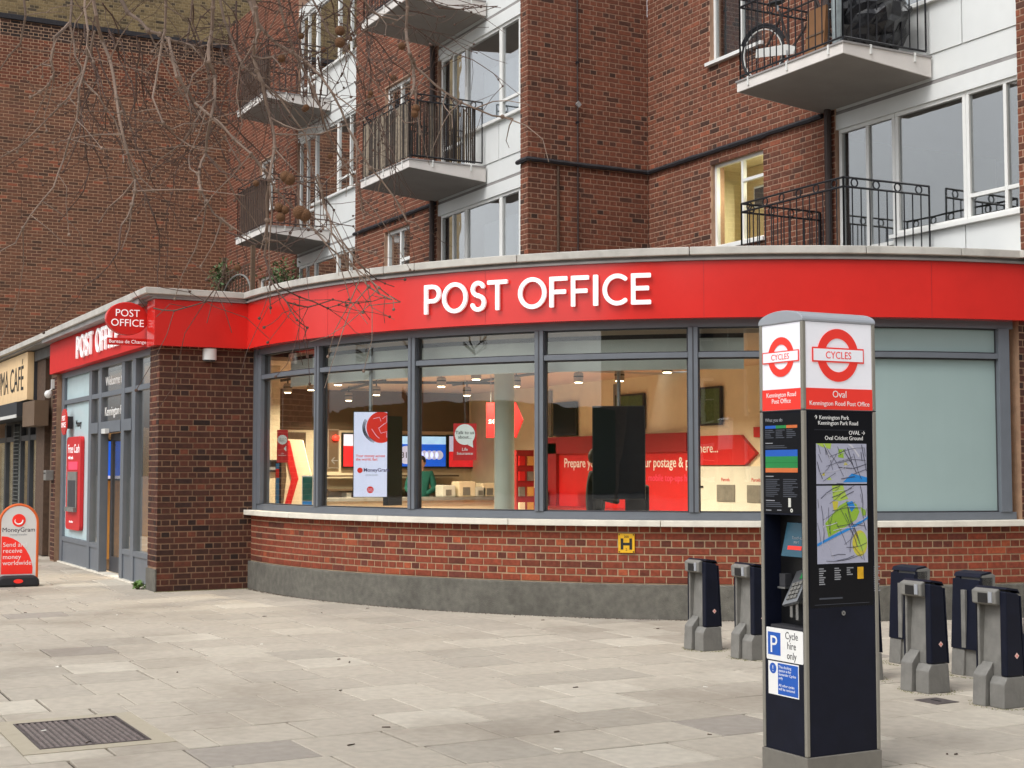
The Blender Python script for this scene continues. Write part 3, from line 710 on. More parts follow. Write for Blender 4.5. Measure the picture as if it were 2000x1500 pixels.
# low wall, plinth, sill
lw = MB().arc(-92.5, -9.2, 7.0, RB - 0.006, 0.0, 0.95).build('low_wall', 'mortar_low', PO)
def cpos(s):
    a = -92.0 + math.degrees(s / RB); x, y = pol(a, RB - 0.006); return x, y, R(a + 90)
brickwork(PO, lw, cpos, R(82.4) * RB, 0.36, 0.96, 'brick_low', seed=31)
pl = MB().arc(-92.6, -9.0, RB - 0.05, 7.245, -0.02, 0.355).build('plinth', 'plinth_render', PO, bevel=0.012)
se = [-92.4, -80.5, -67.2, -53.5, -40.5, -27.5, -9.8]
for a, b in zip(se[:-1], se[1:]):
    MB().arc(a + 0.02, b - 0.02, 7.0, 7.31, 0.952, 1.015).build('sill_stone', 'sill_stone', PO, bevel=0.006)
# window frames on the curve
fr_ = MB(); fr_.arc(-91.2, -10.2, 7.06, 7.17, 1.018, 1.095).arc(-91.2, -10.2, 7.06, 7.165, 3.02, 3.15)
wf = fr_.build('window_frame', 'frame_grey', PO)
for a in mul:
    hw = 0.40 if a in mul[1:-1] else 0.52
    MB().arc(a - hw, a + hw, 7.05, 7.185, 1.097, 3.018, n=2).build('mullion', 'frame_grey', wf, bevel=0.004)
    if a in mul[1:-1]: MB().arc(a - 0.06, a + 0.06, 7.183, 7.188, 1.097, 3.018, n=1).build('mullion_groove', 'frame_dark', wf)
for i, (a, b) in enumerate(zip(mul[:-1], mul[1:])):
    a, b = a + 0.42, b - 0.42
    MB().arc(a, b, 7.06, 7.172, 2.70, 2.755).build('transom', 'frame_grey', wf, bevel=0.003)
    for z0, z1 in ((1.096, 2.70), (2.756, 3.02)):
        # gasket then glass
        q = MB().arc(a, b, 7.09, 7.13, z0, z0 + 0.014).arc(a, b, 7.09, 7.13, z1 - 0.014, z1)
        q.arc(a, a + 0.12, 7.09, 7.13, z0, z1, n=1).arc(b - 0.12, b, 7.09, 7.13, z0, z1, n=1)
        q.build('gasket', 'frame_dark', wf)
        pn = MB().arc(a + 0.02, b - 0.02, 7.10, 7.108, z0 + 0.004, z1 - 0.004, n=10)
        pn.build('pane', 'frosted' if i == 5 else 'shop_glass', wf)
MB().box(-18.108, -17.957, 5.902, 6.05, 1.016, 3.14).build('jamb', 'frame_grey', wf)
# soffit strip and fascia
MB().arc(-91, -9.6, 7.0, 7.26, 3.152, 3.2).build('soffit', 'frame_dark', PO)
fa = MB().arc(-93.2, -9.2, 7.0, RF, 3.10, 3.69).build('fascia', 'fascia_red', PO, smooth=True)
for a in (-74, -55.6, -36.9, -18.4):
    MB().arc(a - 0.012, a + 0.012, RF + 0.0005, RF + 0.0012, 3.105, 3.685, n=1).build('panel_joint', 'red_dark', fa)
MB().arc(-93.2, -9.0, 6.9, RF + 0.035, 3.692, 3.715).build('fascia_trim', 'coping_lead', PO)
MB().arc(-93.2, -9.0, 6.9, RF + 0.01, 3.717, 3.742).build('lead_strip', 'coping_lead', PO)
ce = [-93.4, -80, -66, -52.4, -38, -24, -16, -8.6]
for a, b in zip(ce[:-1], ce[1:]):
    MB().arc(a + 0.03, b - 0.03, 6.85, RF + 0.075, 3.744, 3.825).build('coping_stone', 'coping', PO, bevel=0.008)
# right-hand end pier of brick
p = MB().box(-10.95, -10.74 - 0.006, 11.86, 14.2, 0, 3.74).build('end_pier', 'mortar_pier', PO)
brickwork(PO, p, lambda s: (-10.746, 11.86 + s, R(90)), 1.2, 0.06, 3.74, 'brick_pier', seed=35)
MB().box(-10.96, -10.45, 11.72, 14.2, 3.744, 3.82).build('coping_stone', 'coping', PO, bevel=0.008)
# pier on the other side
XP = -18.10
p = MB().box(XP - 0.45, XP - 0.006, 4.664, 5.93, 0, 3.7).build('pier', 'mortar_pier', PO)
brickwork(PO, p, lambda s: (XP - 0.006, 4.658 + s, R(90)), 1.24, 0.0, 3.15, 'brick_pier', seed=33)
brickwork(PO, p, lambda s: (XP - 0.45 + s, 4.664, 0.0), 0.45, 0.30, 3.15, 'brick_pier', seed=34, phase=0.112)
MB().box(XP - 0.45, XP + 0.012, 4.640, 4.66, -0.01, 0.28).build('pier_base', 'plinth_render', PO)
flush_bricks(PO)
# fascia box over the pier with coping
fb = MB().box(XP - 0.25, -17.98, 4.56, 5.80, 3.10, 3.69).build('fascia', 'fascia_red', PO, bevel=0.006)
MB().box(XP - 0.3, -17.95, 4.53, 5.86, 3.692, 3.717).build('fascia_trim', 'coping_lead', PO)
MB().box(XP - 0.5, -17.90, 4.42, 5.0, 3.744, 3.825).build('coping_stone', 'coping', PO, bevel=0.008)
MB().box(XP - 0.5, -17.905, 5.004, 5.86, 3.744, 3.825).build('coping_stone', 'coping', PO, bevel=0.008)
MB().box(XP - 0.45, -17.94, 4.47, 5.86, 3.718, 3.743).build('lead_strip', 'coping_lead', PO)
# flat roof
MB().box(-33.7, -18.3, 4.7, 10.4, 3.5, 3.68).arc(-92, -9.5, 1.2, 6.95, 3.5, 3.682).build('roof', 'roof_felt', PO)
# lettering: strokes -> outline -> solid letters
def glyph(ch):
    W = 0.142
    L_ = {'P': ([((W/2, 0), (W/2, 1)), ((0, 1 - W/2), (.36, 1 - W/2)), ((0, .44), (.36, .44))], [((.36, .68), .243, -90, 90)], .70),
          'O': ([], [('ell', (.5, .5), (.5 - W/2 + .0, .5 - W/2 + .02))], 1.0),
          'S': ([], [((.31, .735), .205, 25, 270), ((.31, .28), .225, -160, 90)], .63),
          'T': ([((0, 1 - W/2), (.74, 1 - W/2)), ((.37, 0), (.37, 1))], [], .74),
          'F': ([((W/2, 0), (W/2, 1)), ((0, 1 - W/2), (.61, 1 - W/2)), ((0, .50), (.56, .50))], [], .61),
          'I': ([((W/2, 0), (W/2, 1))], [], W),
          'C': ([], [('arc', (.5, .5), (.42, .44), 52, 308)], .82),
          'E': ([((W/2, 0), (W/2, 1)), ((0, 1 - W/2), (.64, 1 - W/2)), ((0, .52), (.58, .52)), ((0, W/2), (.64, W/2))], [], .64)}[ch]
    return L_, W
def sdf(ch, X, Y):
    (lines, arcs, wd), W = glyph(ch); D = np.full(X.shape, 9.0)
    for (ax, ay), (bx, by) in lines:
        L2 = math.hypot(bx - ax, by - ay); ux, uy = (bx - ax) / L2, (by - ay) / L2; rr = 0.025
        cxm, cym = (ax + bx) / 2, (ay + by) / 2; u = np.abs((X - cxm) * ux + (Y - cym) * uy) - (L2 / 2 - rr); v = np.abs(-(X - cxm) * uy + (Y - cym) * ux) - (W / 2 - rr)
        D = np.minimum(D, np.hypot(np.maximum(u, 0), np.maximum(v, 0)) + np.minimum(np.maximum(u, v), 0) - rr)
    for a in arcs:
        if a[0] in ('ell', 'arc'):
            (cx, cy), (rx, ry) = a[1], a[2]; t0, t1 = (0, 360) if a[0] == 'ell' else a[3:5]
        else: (cx, cy), rx = a[0], a[1]; ry = rx; t0, t1 = a[2], a[3]
        ts = np.radians(np.linspace(t0, t1, 90)); d = np.full(X.shape, 9.0)
        for t in ts: d = np.minimum(d, np.hypot(X - cx - rx * math.cos(t), Y - cy - ry * math.sin(t)))
        D = np.minimum(D, d - W / 2)
    return D, wd
def outline(ch):
    n = 0.0125; xs = np.arange(-0.08, 1.12, n); ys = np.arange(-0.08, 1.1, n); X, Y = np.meshgrid(xs, ys, indexing='ij'); D, wd = sdf(ch, X, Y)
    seg = {}
    def pt(i, j, k):
        (a, b), (c, d) = (((i, j), (i + 1, j)), ((i + 1, j), (i + 1, j + 1)), ((i, j + 1), (i + 1, j + 1)), ((i, j), (i, j + 1)))[k]
        t = D[a, b] / (D[a, b] - D[c, d]); key = (a, b, c, d); return key, (xs[a] + (xs[c] - xs[a]) * t, ys[b] + (ys[d] - ys[b]) * t)
    pos = {}; nb = {}
    for i in range(len(xs) - 1):
        for j in range(len(ys) - 1):
            s = [D[i, j] < 0, D[i + 1, j] < 0, D[i + 1, j + 1] < 0, D[i, j + 1] < 0]
            if all(s) or not any(s): continue
            e = [k for k in range(4) if s[k] != s[(k + 1) % 4]]
            ks = []
            for k in e:
                q, v = pt(i, j, k); pos[q] = v; ks.append(q)
            for a, b in zip(ks[::2], ks[1::2]): nb.setdefault(a, []).append(b); nb.setdefault(b, []).append(a)
    loops = []; seen = set()
    for k in nb:
        if k in seen: continue
        lp = [k]; seen.add(k); cur = k
        while True:
            nx = [q for q in nb[cur] if q not in seen]
            if not nx: break
            cur = nx[0]; seen.add(cur); lp.append(cur)
        loops.append([pos[q] for q in lp][::2])
    return loops, wd
OUT = {}
def letter(ch, width, height, depth, m):
    if ch not in OUT: OUT[ch] = outline(ch)
    loops, wd = OUT[ch]; sx = width / wd
    c = bpy.data.curves.new('letter', 'CURVE'); c.dimensions = '2D'; c.fill_mode = 'BOTH'; c.extrude = depth / 2; c.materials.append(M[m])
    for lp in loops:
        s = c.splines.new('POLY'); s.points.add(len(lp) - 1); s.use_cyclic_u = True
        for q, v in zip(s.points, lp): q.co = (v[0] * sx, v[1] * height, 0, 1)
    return solid(c)
LET = [('P', -61.56, -59.78), ('O', -59.67, -57.15), ('S', -56.90, -55.32), ('T', -55.22, -53.35), ('O', -52.37, -49.86), ('F', -49.59, -48.04), ('F', -47.73, -46.21), ('I', -45.86, -45.44), ('C', -45.09, -43.06), ('E', -42.73, -41.11)]
for ch, a, b in LET:
    wd = R(b - a) * 7.35; c = letter(ch, wd, 0.325, 0.03, 'letter_white'); am = (a + b) / 2; x, y = pol(am, RF + 0.035)
    tx, ty = -math.sin(R(am)), math.cos(R(am)); o = link('letter', c, fa, (x - tx * wd / 2, y - ty * wd / 2, 3.245)); o.rotation_euler = (R(90), 0, R(am + 90))
# wall lamp on the pier
o = thing('wall_lamp', 'white half-round plastic wall lamp under the red fascia on the dark brick pier', 'wall lamp', (-18.1, 5.3, 2.93))
fr = (Vector((-18.094, 5.3, 2.945)), Vector((0, 1, 0)), Vector((1, 0, 0)), Vector((0, 0, 1)))
MB().prism(fr, [(-.085, 0), (.085, 0), (.085, .05)] + [(.085 * math.cos(R(a)), .05 + .05 * math.sin(R(a))) for a in range(15, 180, 15)] + [(-.085, .05)], 0, 0.145).build('housing', 'white_metal', o, smooth=False)
MB().prism(fr, [(-.075, 0), (.075, 0), (.07, .06), (0, .085), (-.07, .06)], -0.018, -0.001).build('lens', 'frame_dark', o)
# hydrant plate
am = -43.4; x, y = pol(am, RB + 0.012); fr = FR((x, y, 0.776), am + 90)
o = MB().fbox(fr, -.087, .087, -.10, .10, 0, .006).build('hydrant_plate', 'sign_yellow', None, at=(x, y, .676), bevel=0.004)
tag(o, 'yellow hydrant plate with a black H screwed to the low red brick wall', 'hydrant sign')
hh = MB().fbox(fr, -.06, -.032, -.065, .05, .006, .008).fbox(fr, .032, .06, -.065, .05, .006, .008).fbox(fr, -.032, .032, -.022, .006, .006, .008).build('letter_mark', 'ink_black', o)
text('number', '200', .035, fr, 0, .055, .007, 'ink_black', o, 'CENTER'); text('number', '2', .035, fr, 0, -.075, .007, 'ink_black', o, 'CENTER')
for u in (-.075, .075):
    for v in (-.088, .088): MB().fbox(fr, u - .006, u + .006, v - .006, v + .006, .006, .009).build('screw', 'ink_black', o)

# entrance front (faces -y)
YS = 4.74
sf = MB(); fg = 'frame_grey'
XL, XR = -24.75, -18.56
vm = [(-24.75, -24.55), (-22.62, -22.44), (-21.92, -21.76), (-20.48, -20.30), (-19.84, -19.66), (-18.66, -18.56)]
shop = MB().box(XL, XR, YS - 0.005, YS + 0.125, 3.052, 3.14).build('entrance_frame', fg, PO)
for a, b in vm: MB().box(a, b, YS, YS + 0.12, 0.02, 3.05).build('post', fg, shop, bevel=0.004)
cells = [(-24.55, -22.62), (-22.44, -21.92), (-21.76, -20.48), (-20.30, -19.84), (-19.66, -18.66)]
for i, (a, b) in enumerate(cells):
    MB().box(a, b, YS + 0.005, YS + 0.115, 2.61, 2.68).build('transom', fg, shop)
    gl = 'frost_blue' if i == 0 else 'shop_glass'
    MB().box(a, b, YS + 0.05, YS + 0.058, 2.682, 3.05).build('pane', gl, shop)
    if i in (1, 2, 3):
        MB().box(a, b, YS - 0.01, YS + 0.14, 2.08, 2.24).build('door_head', fg, shop)
        MB().box(a, b, YS + 0.05, YS + 0.058, 2.242, 2.608).build('pane', 'shop_glass', shop)
    top = 2.078 if i in (1, 2, 3) else 2.608
    if i == 2: continue
    MB().box(a, b, YS + 0.003, YS + 0.12, 0.36, 0.43).build('mid_rail', fg, shop)
    MB().box(a, b, YS + 0.02, YS + 0.10, 0.02, 0.358).build('kick_panel', fg, shop)
    MB().box(a, b, YS + 0.05, YS + 0.058, 0.432, top).build('pane', gl, shop)
MB().box(XL - 0.1, XR + 0.02, YS - 0.03, YS + 0.2, -0.02, 0.018).build('threshold', 'sill_stone', shop)
# door leaf slid half open
dl = MB().box(-21.74, -21.62, YS + 0.15, YS + 0.19, 0.03, 2.07).box(-21.02, -20.92, YS + 0.15, YS + 0.19, 0.03, 2.07).box(-21.62, -21.02, YS + 0.152, YS + 0.188, 1.97, 2.07).box(-21.62, -21.02, YS + 0.152, YS + 0.188, 0.03, 0.25).build('door_leaf', 'frame_dark', PO)
MB().box(-21.62, -21.02, YS + 0.166, YS + 0.172, 0.25, 1.97).build('pane', 'shop_glass', dl)
MB().box(-21.40, -21.15, YS - 0.07, YS - 0.012, 2.06, 2.13).build('door_sensor', 'white_metal', shop)
fr = FR((0, YS + 0.048, 0), 0)
text('window_text', 'Welcome to', .19, fr, -21.70, 2.78, 0, 'sign_white', shop, sx=1.2); text('window_text', 'Kennington Park', .19, fr, -21.72, 2.33, 0, 'sign_white', shop, sx=1.05)
# street fascia with raised letters
sfa = MB().box(-25.1, XP - 0.252, 4.60, 4.74, 3.142, 3.66).build('fascia', 'fascia_street', PO)
xx = -22.75
for ch, wd in zip('POST OFFICE', (.24, .33, .21, .25, .16, .33, .2, .2, .06, .27, .21)):
    if ch != ' ':
        c = letter(ch, wd, .34, .03, 'letter_white'); o = link('letter', c, sfa, (xx, 4.57, 3.25)); o.rotation_euler = (R(90), 0, 0)
    xx += wd + .035
MB().box(-25.1, XP - 0.3, 4.46, 4.78, 3.664, 3.73).build('soffit', 'coping_lead', PO)
for a, b in ((-25.1, -22.6), (-22.596, -20.4), (-20.396, XP - 0.504)):
    MB().box(a, b, 4.42, 4.9, 3.732, 3.825).build('coping_stone', 'coping', PO, bevel=0.008)
# frosted bay: roundel, cash machine
fr = FR((0, YS, 0), 0)
o = thing('roundel_sign', 'round red wall sign on the pale blue panel above the cash machine', 'sign', (-24.1, YS, 2.1))
MB().ring(fr, -24.12, 2.31, .215, .001, .06, .085, 36).build('disc', 'fascia_red', o)
MB().box(-24.2, -24.04, YS - 0.058, YS + 0.048, 2.2, 2.4).build('fixing', 'frame_dark', o)
text('lettering', 'POST\nOFFICE', .115, fr, -24.12, 2.33, .087, 'letter_white', o, 'CENTER', sx=.95)
text('lettering', 'Money', .16, fr, -23.80, 2.22, -.045, 'ink_black', o)
o = thing('cash_machine', 'red cash machine surround with a grey recess beside the post office door', 'cash machine', (-23.6, YS, .55))
def rrect(u0, u1, v0, v1, r, n=6):
    P = []
    for cu, cv, a0 in ((u1 - r, v1 - r, 0), (u0 + r, v1 - r, 90), (u0 + r, v0 + r, 180), (u1 - r, v0 + r, 270)):
        P += [(cu + r * math.cos(R(a0 + 90 * i / n)), cv + r * math.sin(R(a0 + 90 * i / n))) for i in range(n + 1)]
    return P
MB().prism(fr, rrect(-24.2, -23.1, .57, 2.06, .09), -.045, .012).build('surround', 'red_panel', o)
MB().fbox(fr, -24.02, -23.30, .86, 1.50, .013, .03).build('frame', 'cast_grey', o)
MB().fbox(fr, -23.94, -23.38, .94, 1.36, .031, .034).build('recess', 'frame_dark', o)
MB().fbox(fr, -24.0, -23.32, .86, .93, .031, .07).build('shelf', 'cast_grey', o)
MB().fbox(fr, -24.0, -23.3, 1.53, 1.66, .013, .02).build('screen', 'print_pink', o)
text('lettering', 'Free Cash', .2, fr, -24.08, 1.80, .014, 'letter_white', o, sx=1.1); text('lettering', 'withdrawals', .08, fr, -24.06, 1.70, .014, 'letter_white', o)
text('lettering', 'cash machine', .055, fr, -23.9, .68, .014, 'letter_white', o)
# projecting roundel
o = thing('hanging_sign', 'oval red hanging sign with a small plate below on the fascia corner', 'sign', (-18.45, 4.35, 3.12))
fr = FR((-18.45, 0, 0), 90)
el = [(4.322 + .268 * math.cos(R(a)), 3.465 + .212 * math.sin(R(a))) for a in range(0, 360, 8)]
MB().prism(fr, el, -.05, .05).build('oval', 'fascia_red', o, bevel=0.01)
text('lettering', 'POST\nOFFICE', .132, fr, 4.322, 3.49, .052, 'letter_white', o, 'CENTER')
MB().fbox(fr, 4.08, 4.59, 3.125, 3.215, -.02, .02).build('plate', 'fascia_red', o)
text('lettering', 'Bureau de Change', .064, fr, 4.335, 3.15, .022, 'letter_white', o, 'CENTER')
MB().tube([(-18.45, 4.55, 3.44), (-18.45, 4.60, 3.44)], .012, 6).build('arm', 'frame_dark', o)
# brick return and pillar left of the entrance
p = MB().box(-25.1, -24.76, 4.66, 5.0, 0, 3.13).build('return_pier', 'mortar_pier', PO)
brickwork(PO, p, lambda s: (-25.1 + s, 4.66, 0.0), .34, 0.02, 3.1, 'brick_pier', seed=38); flush_bricks(PO, 0)
o = thing('wall_camera', 'small white security camera on the brick edge beside the cafe sign', 'camera', (-24.95, 4.6, 2.75))
MB().box(-24.97, -24.93, 4.60, 4.652, 2.9, 3.05).build('mount', 'white_metal', o); MB().ball((-24.95, 4.56, 2.80), .07).build('dome', 'white_metal', o, smooth=True)
MB().tube([(-24.95, 4.62, 2.9), (-24.95, 4.57, 2.85)], .015, 6).build('arm', 'white_metal', o)
o = MB().box(-25.05, -24.85, 4.52, 4.655, 1.35, 1.52).build('letter_box', 'cast_grey', None, at=(-24.95, 4.6, 1.35), bevel=0.01); tag(o, 'grey metal box fixed to the brick edge between cafe and post office', 'letter box')
MB().box(-25.03, -24.87, 4.517, 4.5195, 1.46, 1.48).build('slot', 'ink_black', o)

# ------------------------------------------------------------------ cafe
CF = thing('cafe', 'cafe front with cream sign board and black blind box beside the post office', 'building', (-29, 4.9, 0))
MB().box(-33.7, -25.12, 5.25, 5.4, 0, 3.66).build('rear_wall', 'dark_room', CF)
sb = MB().box(-33.6, -27.15, 4.58, 4.70, 2.80, 3.68).build('sign_board', 'cafe_cream', CF, bevel=0.006)
MB().box(-33.62, -27.13, 4.70, 4.76, 2.77, 3.71).build('board_back', 'frame_dark', sb)
text('lettering', 'UMA CAFÉ', .66, FR((0, 4.578, 0), 0), -27.5, 3.0, .002, 'ink_black', sb, 'RIGHT', sx=.98)
MB().box(-33.6, -27.1, 4.40, 4.95, 2.50, 2.76).build('blind_box', 'awning_black', CF)
MB().box(-33.6, -27.1, 4.385, 4.40, 2.47, 2.53).build('blind_rail', 'white_metal', CF)
MB().box(-27.1, -26.3, 4.75, 5.2, 0.02, 3.66).build('pilaster', 'timber_brown', CF); MB().box(-26.28, -25.12, 4.85, 5.2, 0.0, 3.66).build('pilaster', 'wall_brown', CF)
MB().box(-27.08, -25.9, 4.5, 4.74, 2.3, 2.74).build('corbel', 'wall_brown', CF)
MB().box(-33.7, -25.104, 4.42, 4.9, 3.732, 3.825).build('coping_stone', 'coping', CF, bevel=0.008)
MB().box(-33.7, -25.104, 4.5, 4.9, 3.70, 3.73).build('lead_strip', 'coping_lead', CF)
for i, (a, b, m) in enumerate(((-33.4, -31.9, 'board_white'), (-31.7, -30.8, 'board_white'), (-29.9, -29.1, 'board_white'), (-28.9, -27.9, 'frosted'))):
    f = MB().box(a - .09, a, 4.95, 5.05, 0, 2.46).box(b, b + .09, 4.95, 5.05, 0, 2.46).box(a, b, 4.955, 5.045, 0, .5).box(a, b, 4.955, 5.045, 2.1, 2.2).build('shop_window', 'frame_dark', CF)
    MB().box(a, b, 4.99, 4.998, .5, 2.1).build('pane', 'shop_glass', f); MB().box(a + .03, b - .03, 5.12, 5.13, .52, 2.08).build('blind', m, f)
sh = MB()
for i in range(26):
    z = .4 + i * .075; sh.box(-30.68, -30.05, 4.93, 4.95, z, z + .012)
for i in range(5): sh.box(-30.68 + i * .15, -30.665 + i * .15, 4.951, 4.96, .3, 2.4)
sh.build('lattice_shutter', 'shutter', CF)

# ------------------------------------------------------------------ inside the post office
YW, XW, ZC = 12.35, -24.6, 2.98
MB().box(-25, -18.4, 4.95, 13.0, -0.02, 0.03).arc(-94, -10, .5, 7.05, -0.02, .028).build('floor', 'inner_floor', PO)
MB().box(-25, -18.2, 5.0, 13.0, ZC, ZC + .05).arc(-89, -12, 1.0, 6.85, ZC, ZC + .05).build('ceiling', 'ceiling_warm', PO)
MB().box(-25, -10.96, YW, YW + .1, 0.03, ZC).build('rear_wall', 'wall_cream', PO)
MB().box(XW - .1, XW, 4.95, YW, 0.03, ZC).build('side_wall', 'wall_cream', PO)
MB().box(XW, XW + .02, 5.2, 12.3, 2.25, ZC - .002).build('dark_band', 'wall_brown', PO)
MB().box(XW, XW + .03, 7.9, 9.0, .03, 2.2).build('brown_panel', 'wall_brown', PO)
# pale bulkhead behind the upper lights
MB().arc(-88, -33.5, 6.80, 6.86, 2.60, 2.93).build('bulkhead', 'board_white', PO)
MB().arc(-88, -33.5, 6.80, 6.84, 2.932, 3.12).build('void_shade_board', 'track_black', PO)  # black board added to stand for the unlit gap above the bulkhead
# cream column and letter plate by the pier
MB().box(-19.6, -19.1, PX(494, 900, -19.1)[1], PX(546, 900, -19.1)[1], .03, ZC).build('inner_pier', 'wall_cream', PO)
o = thing('wall_intercom', 'black display unit fixed on the cream pier behind the first window', 'intercom', (-19.09, 6.5, 1.5))
q = PX(505, 912, -19.09); q2 = PX(540, 912, -19.09)
MB().box(-19.098, -19.03, q[1], q2[1], 1.50, 1.67).build('case', 'black_plastic', o, bevel=.006); MB().box(-19.029, -19.026, q[1] + .03, q2[1] - .03, 1.53, 1.57).build('strip', 'ink_grey', o)
# round column
p = PD(985, 860, 16.75)
MB().lathe((p[0], p[1], .03), [(.118, 0), (.118, ZC - .03)], 32).build('column', 'column_white', PO, smooth=False)
# track lights
tracks = []
def track(a, b): MB().tube([a, b], .022, 4).build('light_track', 'track_black', PO)
TL = [(562, 764), (608, 759), (660, 749), (681, 780), (735, 769), (862, 752), (912, 770), (1130, 744), (1210, 741), (1303, 724), (930, 738), (1008, 752), (619, 738)]  # last head is added to brighten the inner pier, unseen behind a mullion
hp = []
proto = None
for i, (px, py) in enumerate(TL):
    q = PZ(px, py, 2.76); hp.append(q)
    if proto is None:
        proto = thing('track_light', 'cylindrical ceiling track spotlight glowing warm inside the post office', 'spotlight', (0, 0, 0), 'track spotlights in the post office')
        MB().lathe((0, 0, -.02), [(.06, 0), (.068, .02), (.068, .12), (.05, .14)], 16).build('head', 'lamp_head', proto, smooth=False)
        MB().lathe((0, 0, -.028), [(.052, 0), (.052, .007)], 16).build('lens', 'lamp_hot', proto)
        MB().lathe((0, 0, .05), [(.0695, 0), (.0695, .02)], 16).build('band', 'track_black', proto)
        MB().tube([(0, 0, .12), (0, 0, ZC - 2.76)], .012, 6).build('stem', 'track_black', proto)
        o = proto
    else:
        o = proto.copy(); COL.objects.link(o)
        for ch in list(proto.children):
            c = ch.copy(); COL.objects.link(c); c.parent = o
    o.location = q; o.rotation_euler = (0, 0, 0)
    la = bpy.data.lights.new('spot_light', 'AREA'); la.shape = 'DISK'; la.size = .1; la.energy = 46; la.color = (1, .82, .58); la.spread = R(150)
    lo = bpy.data.objects.new('spot_light', la); COL.objects.link(lo); lo.location = (q[0], q[1], q[2] - .04)
for a, b in ((hp[0], hp[2]), (hp[3], hp[4]), (hp[4], hp[6]), (hp[5], hp[10]), (hp[7], hp[9]), (hp[6], hp[7])):
    a, b = Vector(a), Vector(b); d = (b - a).normalized() * .6; a, b = a - d, b + d
    track((a.x, a.y, ZC - .035), (b.x, b.y, ZC - .035))
for (px, py) in ((830, 730), (1150, 716), (700, 760)):
    q = PZ(px, py, ZC - .006); MB().ring((Vector(q), Vector((1, 0, 0)), Vector((0, 1, 0)), Vector((0, 0, 1))), 0, 0, .22, .10, -.012, 0, 20).build('air_diffuser', 'lamp_head', PO)

# wall screens on the side wall (face +x)
fr = FR((XW + .02, 0, 0), 90)
def wpx(px, py): q = PX(px, py, XW + .05); return q[1], q[2]
def wscreen(px0, px1, py0, py1, label, m, parts):
    u0, v1 = wpx(px0, py0); u1, v0 = wpx(px1, py1)
    o = thing('wall_screen', label, 'screen', (XW + .02, (u0 + u1) / 2, v0), 'screens behind the counter')
    MB().fbox(fr, u0 - .03, u1 + .03, v0 - .03, v1 + .03, .02, .06).build('case', 'black_plastic', o)
    MB().fbox(fr, u0, u1, v0, v1, .061, .063).build('display', m, o)
    for k, (a, b, c, d, mm) in enumerate(parts):
        MB().fbox(fr, u0 + (u1 - u0) * a, u0 + (u1 - u0) * b, v0 + (v1 - v0) * c, v0 + (v1 - v0) * d, .064, .0655).build('picture', mm, o)
    return o, u0, u1, v0, v1
o, u0, u1, v0, v1 = wscreen(776, 869, 852, 911, 'blue and white queue screen on the counter wall', 'screen_blue', [(0, 1, .74, 1, 'screen_pale')])
MB().ring(fr, u0 + (u1 - u0) * .17, v0 + (v1 - v0) * .38, .17, .001, .064, .067, 24).build('disc', 'screen_white', o)
text('lettering', '816', .16, fr, u0 + (u1 - u0) * .17, v0 + (v1 - v0) * .28, .068, 'ink_black', o, 'CENTER')
for k in range(5): MB().ring(fr, u0 + (u1 - u0) * (.44 + .105 * k), v0 + (v1 - v0) * .38, .085, .001, .064, .067, 16).build('disc', 'screen_white', o)
o, u0, u1, v0, v1 = wscreen(876, 957, 852, 912, 'red and white offer screen next to the blue queue screen', 'screen_red', [(0, .12, .5, 1, 'screen_white'), (.52, .98, .45, .95, 'screen_pale')])
o, u0, u1, v0, v1 = wscreen(670, 700, 848, 911, 'half hidden red and white offer screen by the exit arrow', 'screen_red', [(0, 1, .64, 1, 'screen_white')])
q0 = wpx(640, 838); q1 = wpx(662, 915)
o = thing('exit_sign', 'grey framed arrow panel with a glowing red lamp on the counter wall', 'sign', (XW + .03, q0[0], q1[1]))
MB().fbox(fr, q0[0], q1[0], q1[1], q0[1], .015, .03).build('panel', 'wall_brown', o); 
f = MB()
for a, b, c, d in ((q0[0], q1[0], q1[1], q1[1] + .02), (q0[0], q1[0], q0[1] - .02, q0[1]), (q0[0], q0[0] + .02, q1[1] + .02, q0[1] - .02), (q1[0] - .02, q1[0], q1[1] + .02, q0[1] - .02)): f.fbox(fr, a, b, c, d, .031, .036)
f.build('frame', 'lamp_head', o); text('arrow', '←', .2, fr, q0[0] + .05, q1[1] + .08, .032, 'ink_grey', o)
MB().ball((XW + .1, (q0[0] + q1[0]) / 2 + .03, q0[1] - .16), (.03, .07, .05)).build('lamp', 'lamp_red', o)

o, u0, u1, v0, v1 = wscreen(206, 234, 862, 935, 'plain blue screen seen through the open entrance', 'screen_blue', [(0, 1, .0, .08, 'screen_white')])
MB().box(XW, XW + .018, 4.96, 6.4, .03, 1.42).build('wood_panel', 'wood_warm', PO)
# counter with terminals
o = thing('service_counter', 'long pale service counter below the wall screens', 'counter', (-22.9, 9.6, .03))
MB().box(-23.2, -22.6, 8.2, 12.2, .03, 1.0).build('body', 'wall_cream', o); MB().box(-23.3, -22.5, 8.1, 12.25, 1.0, 1.05).build('worktop', 'cast_grey', o)
rr = random.Random(4)
for k, (px, s) in enumerate(((870, .26), (905, .34), (932, .22), (950, .3))):
    q = PX(px, 985, -22.9); t = thing('counter_terminal', ['squat cream till printer on the service counter', 'wide pale monitor back on the service counter', 'small white card reader box on the service counter', 'tall pale parcel scale on the service counter'][k], 'till', (-22.9, q[1], 1.05))
    MB().box(-23.05, -22.75, q[1] - s / 2, q[1] + s / 2, 1.05, 1.05 + s * .8).build('case', 'wall_cream' if k % 2 else 'board_white', t, bevel=.02); MB().box(-22.748, -22.74, q[1] - s / 4, q[1] + s / 6, 1.08, 1.05 + s * .5).build('screen', 'cast_grey', t)
o = thing('shelf_unit', 'open brown shelf of stationery packets behind the counter', 'shelf', (-24.3, 10.6, .9))
